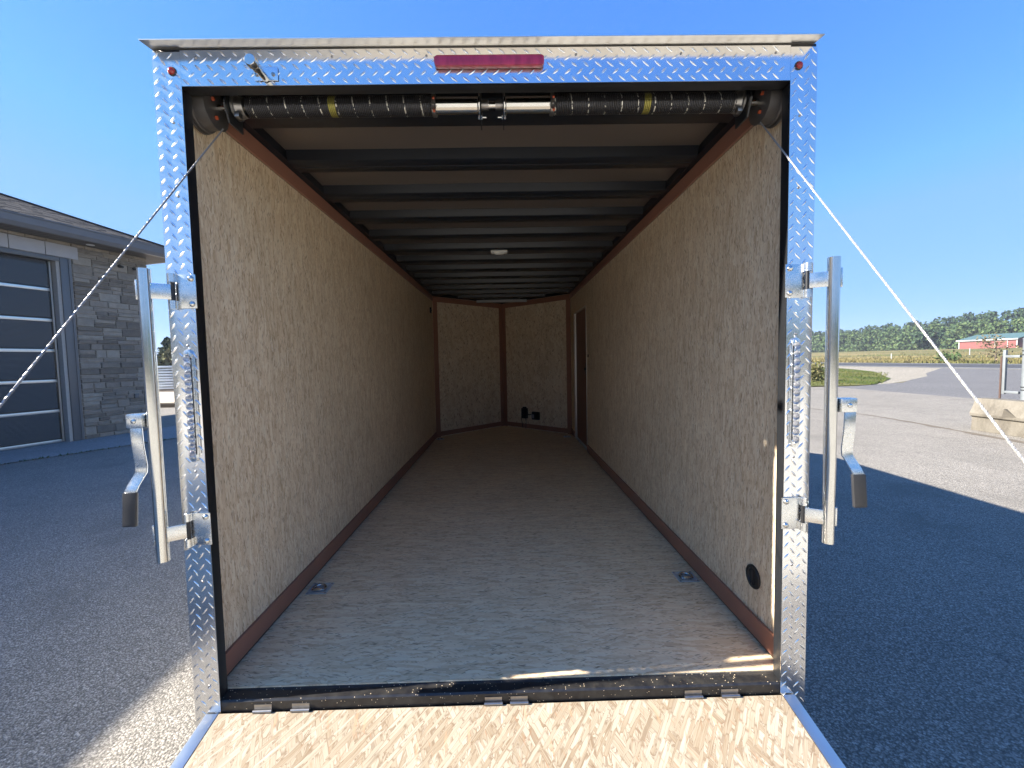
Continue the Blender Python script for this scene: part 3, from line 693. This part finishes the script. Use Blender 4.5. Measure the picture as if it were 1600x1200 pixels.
b.box(-9.0, -.30, 0, -.301, -.01, 4.5); b.box(-9.0, -14, 0, -8.7, -.301, 4.5); b.box(-8.699, -14, 0, -.301, -13.7, 4.5)
b.build('wall', M['mortar'], ga)
stones = []
def course(y0, y1, z0, z1):
    z = z0
    while z < z1-.03:
        h = min(random.choice((.095, .095, .145, .195)), z1-z); y = y0
        if z1-z-h < .06: h = z1-z
        while y < y1-.01:
            w = random.uniform(.2, .52)
            if y1-y-w < .16: w = y1-y
            if h > .15 and random.random() < .45 and w > .25:     # two thin stones instead of one tall one
                stones.append((y, z, w, h/2)); stones.append((y, z+h/2, w, h/2))
            else: stones.append((y, z, w, h))
            y += w
        z += h
course(-1.53, .0, .0, 4.46); course(-4.2, -1.535, 4.385, 4.46); 
course(-9.2, -7.25, 2.6, 4.46)
for i, (y, z, w, h) in enumerate(stones[:298]):
    g = .006; fx = random.uniform(.012, .034); j = lambda a=.004: random.uniform(-a, a)
    y0, y1, z0, z1 = y+g, y+w-g, z+g, z+h-g; c = min(.012, h*.15)
    if y+w > -.02: y1 += .012+random.uniform(0, .022)
    V = [(-.012, y0, z0), (-.012, y1, z0), (-.012, y1, z1), (-.012, y0, z1)]
    V += [(fx*.55, y0+j(), z0+j()), (fx*.55, y1+j(), z0+j()), (fx*.55, y1+j(), z1+j()), (fx*.55, y0+j(), z1+j())]
    V += [(fx+j(), y0+c, z0+c), (fx+j(), y1-c, z0+c), (fx+j(), y1-c, z1-c), (fx+j(), y0+c, z1-c)]
    F = [(0, 1, 5, 4), (1, 2, 6, 5), (2, 3, 7, 6), (3, 0, 4, 7), (4, 5, 9, 8), (5, 6, 10, 9), (6, 7, 11, 10), (7, 4, 8, 11), (8, 9, 10, 11)]
    MB().add(V, F).build('stone', M['stone'], ga)
y = -1.42
for w in (.56, .56, .56, .8, .8, .8, .8, .55):
    MB().box(.0, y-w+.006, 4.10, .045, y-.006, 4.375).build('lintel_block', M['lintel'], ga, bevel=.006); y -= w
# door frame, door
M['gframe'] = plain('grey_blue_metal_frame', (.14, .135, .13), .4, metal=.3, var=.06)
M['dglass'] = NT('dark_ribbed_glazing')
q = M['dglass']; co = q.coord(); x = q.sep(co)
q.bump(q.math('SINE', q.math('MULTIPLY', x[2], 260)), .25, .003)
M['dglass'] = q.set(color=(.018, .02, .024), rough=.12, spec=.8)
fr = MB(); fr.box(-.14, -1.74, 0, .020, -1.555, 4.095)
fr.box(-.14, -7.2, 4.0, .018, -1.745, 4.095); fr.box(-.14, -7.2, 0, .02, -7.05, 3.99)
fr.build('door_frame', M['gframe'], ga, bevel=.004)
MB().box(.0, -1.60, 0, .032, -1.556, 4.08).build('door_trim', M['gframe'], ga)
dd = MB(); dd.box(-.20, -7.04, 0.02, -.17, -1.75, 4.0); gd = dd.build('garage_door', M['black'], ga)
for k in range(6):
    z0 = .06+k*.667; MB().box(-.168, -7.0, z0+.045, -.160, -1.88, min(z0+.667, 3.99)).build('glazing_panel', M['dglass'], gd)
for k in range(7):
    z0 = .04+k*.667
    if z0 < 3.98: MB().box(-.167, -7.0, z0-.03, -.142, -1.86, z0+.032).build('rail', M['alu'], gd, bevel=.004)
MB().box(-.167, -1.855, 0.02, -.135, -1.825, 3.99).build('stile', M['alu'], gd)
# eaves
M['soffit'] = NT('vented_soffit'); q = M['soffit']; x = q.sep(q.coord())
w_ = q.math('GREATER_THAN', q.math('FRACT', q.math('MULTIPLY', x[1], 9.0)), .12)
q.bump(w_, .5, .01)
M['soffit'] = q.set(color=q.mix(w_, (.05, .043, .04), (.13, .112, .10)), rough=.6)
MB().box(-9.5, -14.5, 4.461, .46, .46, 4.485).build('soffit', M['soffit'], ga)
gt = MB(); prof = [(.46, 0, 4.46), (.535, 0, 4.46), (.575, 0, 4.54), (.585, 0, 4.66), (.60, 0, 4.68), (.60, 0, 4.70), (.585, 0, 4.70), (.57, 0, 4.68), (.46, 0, 4.68)]
gt.prism(prof, (0, -14.55, 0), (0, .56, 0)); gt.prism([(0, .46, 4.46), (0, .53, 4.46), (0, .57, 4.54), (0, .59, 4.70), (0, .46, 4.70)], (-9.5, 0, 0), (.45, 0, 0))
gt.build('gutter', plain('gutter_brown_grey', (.13, .13, .135), .35, var=.1, scale=5), ga)
# hip roof
rz, pt = 4.69, .42
A = [(.52, .52), (.52, -14.52), (-9.52, -14.52), (-9.52, .52)]; hk = 5.02
b = MB(); b.add([(x_, y_, rz) for x_, y_ in A]+[(.52-hk, .52-hk, rz+hk*pt), (.52-hk, -14.52+hk, rz+hk*pt)], [(0, 1, 5, 4), (1, 2, 5), (2, 3, 4, 5), (3, 0, 4), (3, 2, 1, 0)])
rf = b.build('roof', M['black_plastic'], ga)
def shingle_mat():
    q = NT('asphalt_shingle'); g = q.n('NewGeometry').outputs['Random Per Island']; co = q.coord()
    col = q.ramp(g, [(0, (.022, .022, .024)), (.5, (.045, .042, .042)), (1, (.085, .075, .07))])
    k = q.math('MULTIPLY_ADD', q.noise(co, 60, 3, .7), .8, .6); col = q.mix(1.0, col, q.comb(k, k, k), 'MULTIPLY')
    q.bump(q.noise(co, 120, 2), .5, .004); return q.set(color=col, rough=.9, spec=.25)
M['shingle'] = shingle_mat()
b = MB(); e = .145; sl = math.hypot(1, pt); nr = int(hk*sl/e)
for r_ in range(nr):
    k0 = (r_*e)/sl; k1 = ((r_+1.35)*e)/sl
    y = -14.52+k0-random.random()*.3
    while y < .52-k0:
        w = random.uniform(.16, .34); ya, yb = max(y, -14.52+k0), min(y+w-.008, .52-k0); y += w
        if yb-ya < .03: continue
        x0, x1 = .535-k0, .535-k1; t = random.uniform(.010, .018); ybb = min(yb, .52-k1+.02)
        z0 = rz+k0*pt; z1 = rz+k1*pt
        b.add([(x0, ya, z0+.004), (x0, yb, z0+.004), (x1, ybb, z1+.003), (x1, ya, z1+.003), (x0, ya, z0+.004+t), (x0, yb, z0+.004+t), (x1, ybb, z1+.006), (x1, ya, z1+.006)],
              [(0, 1, 5, 4), (4, 5, 6, 7), (1, 2, 6, 5), (3, 0, 4, 7)])
b.build('shingles', M['shingle'], rf, kind='stuff')
b = MB(); b.obox((.52-hk/2, .52-hk/2, rz+hk*pt/2+.02), (hk/2, hk/2, -hk*pt/2), (-.07, .07, 0), (0, 0, .012)); b.build('hip_cap', M['shingle'], rf)
b = MB(); b.lathe((.22, -1.28, 4.4608), (0, 0, -1), [(0, .075), (.006, .075), (.010, .06), (.011, .002)], 20); b.build('soffit_lamp', M['white'], ga, smooth=40)
for y_ in (-.62, -.30):
    b = MB(); b.lathe((.035, y_, 4.13), (1, 0, 0), [(0, .04), (.03, .04), (.05, .02)], 14); b.tube([(.06, y_, 4.12), (.15, y_, 4.10)], .028, 12); b.build('security_camera', M['black_plastic'], ga, smooth=40)
MB().box(.03, -.50, .86, .07, -.40, .98).build('outlet_box', M['gframe'], ga, bevel=.004)
b = MB(); b.box(.04, -.10, 3.7, .24, -.03, 3.76); b.build('bracket_arm', M['black_plastic'], ga)
# unseen roofed block, added to cast the long shade edge on the yard
wg = empty('shade_caster_wing', 'unseen roofed block added out of view to cast shade on the yard', 'shadow caster', (-14, -4, G))
b = MB(); b.box(-4, -2.2, 0, 3.85, 5.0, 4.88); b.build('wall', M['lintel'], wg)
b = MB(); b.prism([(-4.3, 0, 4.882), (4.12, 0, 4.882), (4.12, 0, 5.225), (-.07, 0, 6.5), (-4.3, 0, 5.225)], (0, -2.5, 0), (0, 5.12, 0)); b.build('roof', M['shingle'], wg)
# concrete apron
ap = MB(); ap.prism([(-1.8, -14, 0), (1.92, -14, 0), (1.62, -3.5, 0), (2.42, .2, 0), (2.4, 1.1, 0), (-.0, 1.1, 0), (-.0, 0.05, 0), (-.31, 0.05, 0), (-.31, -1.8, 0), (-1.8, -1.8, 0)], (0, 0, -.05), (0, 0, .006))
apo = ap.build('concrete_apron', M['apron']); apo.location = ga.location; apo.rotation_euler = ga.rotation_euler; apo['kind'] = 'structure'
# weeds and dirt in the joint along the apron
cw = []
wr = random.Random(4)
for i in range(160):
    y_ = -9+i*.063; x0 = 1.62+(.30*(-3.5-y_)/10.5 if y_ < -3.5 else .8*(y_+3.5)/3.7); w = wr.uniform(.006, .03)
    cw.append((x0-w, y_, .012)); cw.append((x0+w+.01, y_, .012))
b = MB().add(cw, [(2*i, 2*i+1, 2*i+3, 2*i+2) for i in range(len(cw)//2-1)])
o = b.build('apron_joint', plain('joint_dirt', (.035, .04, .022), .95, var=.5, scale=20)); o.location = ga.location; o.rotation_euler = ga.rotation_euler; o['kind'] = 'structure'
b = MB()
for i in range(240):
    y_ = wr.choice((-6.1, -4.3, -3.2, -2.6, -1.4, -.6, 1.0))+wr.gauss(0, .22); x0 = 1.64+(.30*(-3.5-y_)/10.5 if y_ < -3.5 else .8*(y_+3.5)/3.7)+wr.gauss(0, .02)
    h = wr.uniform(.01, .045); a = wr.uniform(0, 6.28); dx, dy = .012*math.cos(a), .012*math.sin(a); lx, ly = wr.gauss(0, .015), wr.gauss(0, .015)
    b.add([(x0-dx, y_-dy, .008), (x0+dx, y_+dy, .008), (x0+lx, y_+ly, .008+h)], [(0, 1, 2)])
o = b.build('weeds', M['forest']); o['kind'] = 'stuff'; o.location = ga.location; o.rotation_euler = ga.rotation_euler

# ------------------------------------------------------------------ things behind the garage corner
stk = empty('panel_stack', 'tall stack of pale blue-grey metal panels beyond the garage corner', 'stack', (-19.6, 23.9, G+.35))
for k in range(9):
    MB().box(-1.0, -.7+random.uniform(-.05, .05), .0+k*.155, 1.1, .7, .11+k*.155).build('panel', plain('pale_panel', (.50, .56, .62), .35, var=.15, scale=2, metal=.3), stk, bevel=.01)
MB().box(-1.05, -.72, -.09, 1.15, -.62, -.002).build('bearer', M['bark'], stk)
MB().box(-1.05, .5, -.09, 1.15, .62, -.002).build('bearer', M['bark'], stk)
plt = empty('timber_platform', 'low pale timber platform with a plank deck beside the garage corner', 'platform', (-15.2, 18.6, G))
for k in range(16):
    MB().box(-6.0, -2.9+k*.5, .15, 2.6, -2.9+k*.5+.485, .20).build('plank', plain('pale_plank', (.46, .38, .28), .8, var=.2, scale=4) if k == 0 else bpy.data.materials['pale_plank'], plt)
MB().box(-6.0, -2.9, 0, 2.6, -2.8, .148).build('edge_beam', M['bark'], plt)
MB().box(-6.0, 4.9, 0, 2.6, 5.05, .148).build('edge_beam', M['bark'], plt)

def leaves(b, c, rad, n, size, flat=1.0, rs=None, shell=.35):
    for i in range(n):
        d = rs.normal(size=3); d /= np.linalg.norm(d); r_ = rs.uniform(shell, 1)**.6
        p = np.array(c)+d*np.array(rad)*r_
        a = rs.normal(size=3); a /= np.linalg.norm(a); u = np.cross(a, [0, 0, 1.0]); u /= (np.linalg.norm(u)+1e-6); w = np.cross(a, u)
        s1 = size*rs.uniform(.6, 1.3); w = w*s1*flat; u = u*s1
        b.add([p-u-w*.6, p+u*.2-w, p+u+w*.4, p-u*.3+w], [(0, 1, 2, 3)])
rs = np.random.default_rng(11)
def tree(name, label, x, y, h, r_, mat, group=None, clumps=14, n=60, leafsz=.28, trunk_h=.3, z0=None, cat='tree', shell=.35):
    z0 = gz(x, y) if z0 is None else z0
    t = empty(name, label, cat, (x, y, z0), 0, group)
    b = MB(); b.tube([(0, 0, 0), (.02*h, 0, h*.4), (0, .01*h, h*.8)], .03*h, 8, radii=[.028*h, .02*h, .008*h])
    for k in range(7):
        a = rs.uniform(0, 6.28); zz = rs.uniform(trunk_h, .7)*h; L = r_*rs.uniform(.5, .9)
        b.tube([(0, 0, zz), (L*.5*math.cos(a), L*.5*math.sin(a), zz+.08*h), (L*math.cos(a), L*math.sin(a), zz+.2*h)], .01*h, 5, radii=[.010*h, .007*h, .003*h])
    b.build('trunk', M['bark'], t)
    b = MB()
    for k in range(clumps):
        a = rs.uniform(0, 6.28); q_ = math.sqrt(rs.uniform(0, 1)); zz = rs.uniform(trunk_h+.12, .88)
        wd_ = math.sin(math.pi*min(1, max(.1, (zz-trunk_h+.1)/(1-trunk_h+.15))))**.6
        cr_ = r_*rs.uniform(.32, .5)
        leaves(b, (q_*r_*.68*wd_*math.cos(a), q_*r_*.68*wd_*math.sin(a), zz*h), (cr_, cr_, cr_*.75), n, leafsz, rs=rs, shell=shell)
    b.build('crown', mat, t)
    return t
def conifer(x, y, h, r_, label, mat):
    t = empty('conifer_tree', label, 'tree', (x, y, G))
    MB().tube([(0, 0, 0), (0, 0, h)], .1, 6, radii=[.03*h, .004*h]).build('trunk', M['bark'], t)
    b = MB()
    for k in range(26):
        zz = h*(.08+.92*k/26); rr = r_*(1-k/26)**.8
        for j in range(9):
            a = rs.uniform(0, 6.28); L = rr*rs.uniform(.7, 1.15)
            for i in range(5):
                f = (i+1)/5; c_ = np.array((L*f*math.cos(a), L*f*math.sin(a), zz-.22*L*f+rs.normal()*.04))
                leaves(b, c_, (.16, .16, .07), 4, .12, rs=rs)
    b.build('crown', mat, t)
conifer(-38.2, 47.2, 5.0, 2.2, 'dark spruce standing behind the stacked panels by the garage corner', M['forest_dark'])
tree('broadleaf_tree', 'yellow-green tree in front of the spruce beyond the garage corner', -36.6, 45.6, 3.6, 2.4, M['bush'], z0=G, trunk_h=.1)
# unseen tree, added and shaped to shade the yard beside the trailer
tree('unseen_shade_tree', 'tall leafy tree added out of view to shade the yard', -23.5, 1.75, 15.6, 2.1, M['forest'], z0=G, clumps=44, n=110, leafsz=.34)

# ------------------------------------------------------------------ right background
def barrier():
    t = empty('concrete_barrier', 'weathered cream concrete barrier block at the edge of the yard', 'barrier', (9.82, 5.2, G))
    prof = [(-.20, 0, 0), (.20, 0, 0), (.20, 0, .27), (.24, 0, .30), (.17, 0, .66), (-.13, 0, .66), (-.17, 0, .52), (-.245, 0, .36), (-.235, 0, .30), (-.19, 0, .275)]
    q = NT('stained_cream_concrete'); co = q.coord(); n1 = q.noise(q.mapping(co, scale=(1, 1, .35)), 3.5, 5, .65); n2 = q.noise(co, 40, 4, .7)
    col = q.mix(.25, q.ramp(n1, [(.3, (.06, .052, .042)), (.5, (.14, .125, .10)), (.72, (.19, .172, .142))]), q.ramp(n2, [(.3, (.07, .06, .048)), (.7, (.20, .182, .15))]))
    q.bump(n2, .5, .01); m = q.set(color=col, rough=.9, spec=.2)
    b = MB(); b.prism(prof, (0, -2.2, 0), (0, 1.85, 0)); b.build('block', m, t, bevel=.012)
    b = MB()
    for y_ in (1.25, .55, -.6): b.prism([(-.24, y_, .50), (-.24, y_-.20, .36), (-.24, y_+.03, .34)], (-.006, 0, 0), (.06, 0, 0))
    b.build('notch_shade', plain('notch_shade_tone', (.075, .065, .05), .95, var=.3, scale=15), t)  # dark raised triangles stand in for the shade in the notches
    b = MB(); pts = [(-.20, .62, .36), (-.24, .63, .44), (-.245, .74, .50), (-.24, .86, .47), (-.235, .90, .38), (-.215, .88, .33)]
    b.tube(pts, .011, 8); b.build('lifting_loop', plain('rusty_steel', (.16, .10, .07), .8, var=.4, scale=40), t, smooth=60)
barrier()
M['galv_old'] = plain('old_galvanised', (.20, .215, .22), .5, metal=.4, var=.2, scale=10)
M['rust'] = plain('rust', (.07, .04, .03), .85, var=.35, scale=25)
gp = empty('gate_post', 'round galvanised steel gate post with black chain bands behind the barrier', 'post', (10.62, 6.95, G))
b = MB(); b.tube([(0, 0, 0), (0, 0, 1.84)], .069, 24); b.lathe((0, 0, 1.84), (0, 0, 1), [(0, .073), (.02, .073), (.045, .045), (.05, .003)], 24); b.build('post', M['galv_old'], gp, smooth=40)
for z in (1.60, 1.52, .86, .80): MB().lathe((0, 0, z), (0, 0, 1), [(0, .0705), (0, .078), (.016, .078), (.016, .0705)], 24).build('band', M['black_plastic'], gp, smooth=40)
gf = empty('steel_gate', 'grey square tube gate frame hung beside the round post', 'gate', (10.62, 7.33, G))
b = MB(); b.box(-.025, -.025, .70, .025, .025, 1.63); b.box(-.025, -.27, 1.47, .025, -.026, 1.52); b.box(-.025, -.27, .72, .025, -.026, .77); b.build('gate_frame', M['galv_old'], gf, bevel=.004)
b = MB(); b.tube([(0, .07, 0), (.01, .07, 1.50)], .018, 8); st_ = b.build('stake', M['rust'], gf, smooth=40)
gf2 = empty('steel_gate', 'white barred gate leaf on the far right behind the round post', 'gate', (10.7, 6.80, G))
b = MB()
for z in (.80, 1.05, 1.45): b.box(-.02, -3.0, z, .02, 0, z+.05)
b.box(-.02, -3.05, .7, .02, -3.0, 1.6); b.build('gate_frame', plain('white_gate_paint', (.42, .40, .38), .5), gf2)
# barn
br = empty('red_barn', 'long low red barn with white trim and green metal roof across the road', 'barn', (140, 111.5, gz(140, 111.5)-.1))
M['barnred'] = plain('barn_red', (.17, .055, .048), .7, var=.12, scale=1.0); M['barngreen'] = plain('barn_green_roof', (.060, .105, .095), .5, var=.1, scale=.5)
M['wtrim'] = plain('white_trim', (.45, .45, .43), .6)
bw = MB(); bw.box(0, 0, -.5, 12, 14.8, 2.55); bw.prism([(0, 0, 2.551), (12, 0, 2.551), (6, 0, 4.0)], (0, .02, 0), (0, 14.78, 0)); wl = bw.build('wall', M['barnred'], br)
b = MB(); b.prism([(-.45, 0, 2.50), (6, 0, 4.16), (12.45, 0, 2.50), (12.45, 0, 2.66), (6, 0, 4.32), (-.45, 0, 2.66)], (0, -.5, 0), (0, 15.3, 0)); b.build('roof', M['barngreen'], br)
b = MB(); b.box(-.50, -.5, 2.36, -.45, 15.3, 2.66); b.box(-.05, -.05, -.4, -.003, .15, 2.45); b.box(-.05, 14.65, -.4, -.003, 14.85, 2.45); b.build('trim', M['wtrim'], br)
b = MB(); b.box(-.06, 2.2, -.4, -.003, 5.2, 2.1); dr_ = b.build('barn_door', M['barnred'], br)
b = MB(); b.box(-.09, 2.1, -.4, -.061, 2.25, 2.2); b.box(-.09, 5.15, -.4, -.061, 5.3, 2.2); b.box(-.09, 2.26, 2.08, -.061, 5.14, 2.2); b.build('door_trim', M['wtrim'], dr_)
# forest
fb = MB()
def forest_band(b, n, xf, h0, h1, cr0, cr1, quads, size, y0, y1, seed):
    r = np.random.default_rng(seed)
    for i in range(n):
        y_ = y0+(y1-y0)*(i+r.uniform(0, 1))/n; x_ = xf(y_)+r.uniform(-5, 5); h = r.uniform(h0, h1)*(1+max(0, 210-y_)*.0022); c_ = r.uniform(cr0, cr1); z0 = gz(x_, y_)
        for cl in range(3):
            leaves(b, (x_+r.uniform(-.4, .4)*c_, y_+r.uniform(-.6, .6)*c_, z0+h*(.9-.27*cl)-c_*.4), (c_*(.6+.2*cl), c_*(.6+.2*cl), c_*.75), quads, size, rs=r)
        leaves(b, (x_, y_, z0+h*.18), (c_, c_, h*.2), quads, size, rs=r)
forest_band(fb, 170, lambda y: 182, 6.5, 10.8, 2.4, 4.6, 100, .42, 110, 300, 1)
o = fb.build('forest', M['forest']); o['kind'] = 'stuff'
fb = MB(); forest_band(fb, 190, lambda y: 197, 10.8+0, 14.6, 2.6, 4.4, 100, .45, 105, 310, 2)
o = fb.build('pine_forest', M['forest_dark']); o['kind'] = 'stuff'
# surroundings beyond the camera's back and sides (seen in the polished plates)
fb = MB(); r = np.random.default_rng(5)
for i in range(210):
    a = R(-200)+R(245)*(i+r.uniform(0, 1))/210; d_ = r.uniform(90, 120); x_, y_ = d_*math.cos(a), d_*math.sin(a)*1.2
    if x_ > 60 and y_ > -30: continue
    h = r.uniform(7, 12)
    leaves(fb, (x_, y_, G+h*.62), (4.5, 4.5, h*.38), 70, 1.1, rs=r); leaves(fb, (x_, y_, G+h*.2), (4.5, 4.5, h*.25), 40, 1.1, rs=r)
o = fb.build('distant_woodland', M['forest']); o['kind'] = 'stuff'
tree('dark_round_tree', 'dark round crowned tree at the foot of the wooded slope left of the barn', 152, 148, 7.2, 4.6, M['forest_dark'], clumps=20, n=60, leafsz=.5, trunk_h=.05)
tree('field_edge_tree', 'pale green tree at the field edge nearest the trailer post', 150, 190, 8.0, 4.2, M['forest'], clumps=16, n=60, leafsz=.5, trunk_h=.05)
tree('roadside_tree', 'sparse brownish roadside tree in front of the red barn', 62.5, 51.2, 3.5, 2.5, M['brownbush'], clumps=11, n=26, leafsz=.11, trunk_h=.15)
tree('roadside_bush', 'low green bush beside the sparse roadside tree', 62, 56.0, 1.4, 1.9, M['forest'], clumps=10, n=40, leafsz=.12, trunk_h=.05, cat='bush')
tree('verge_bush', 'low brown-green bush on the grass verge behind the trailer post', 18.2, 23.6, 1.02, 1.35, M['bush'], z0=G, clumps=34, n=60, leafsz=.05, trunk_h=.05, cat='bush', shell=.1)
for i, (x_, y_) in enumerate(((74, 78), (96, 84))):
    p = MB().box(-.05, -.05, 0, .05, .05, 1.3).build('field_post', M['wtrim']); p.location = (x_, y_, gz(x_, y_))
    tag(p, ['short pale post standing in the dry field left of the barn', 'short pale post standing in the dry field nearest the barn'][i], 'post', 'posts in the field')
# grass tufts on the verge and field edge
b = MB(); r = np.random.default_rng(9)
for i in range(9000):
    x_ = r.uniform(13, 40); y_ = r.uniform(19.5, 48)
    if y_ < 19.4+max(0, x_-19)*1.05+max(0, x_-30)*1.4: continue
    h = r.uniform(.04, .13); a = r.uniform(0, 6.28); dx, dy = .03*math.cos(a), .03*math.sin(a)
    b.add([(x_-dx, y_-dy, G+.02), (x_+dx, y_+dy, G+.02), (x_+r.normal()*.04, y_+r.normal()*.04, G+.02+h)], [(0, 1, 2)])
o = b.build('grass_tufts', M['lawn']); o['kind'] = 'stuff'
b = MB()
for i in range(16000):
    x_ = 60.5+r.exponential(8); y_ = r.uniform(38, 130)
    h = r.uniform(.15, .55); a = r.uniform(0, 6.28); dx, dy = .12*math.cos(a), .12*math.sin(a); z_ = gz(x_, y_)
    b.add([(x_-dx, y_-dy, z_), (x_+dx, y_+dy, z_), (x_+r.normal()*.12, y_+r.normal()*.12, z_+h)], [(0, 1, 2)])
o = b.build('tall_grass', M['field']); o['kind'] = 'stuff'

# ------------------------------------------------------------------ air
hz = MB(); hz.box(-320, -320, G-1.2, 420, 420, 24); ho = hz.build('haze', None); ho['kind'] = 'stuff'
hm = bpy.data.materials.new('haze'); hm.use_nodes = True; ht = hm.node_tree; ht.nodes.remove(ht.nodes['Principled BSDF'])
pv = ht.nodes.new('ShaderNodeVolumePrincipled'); pv.inputs['Density'].default_value = .00045; pv.inputs['Color'].default_value = (.86, .93, 1.0, 1); pv.inputs['Anisotropy'].default_value = .2
ht.links.new(pv.outputs[0], ht.nodes['Material Output'].inputs['Volume']); ho.data.materials.append(hm)
sc.cycles.volume_bounces = 0
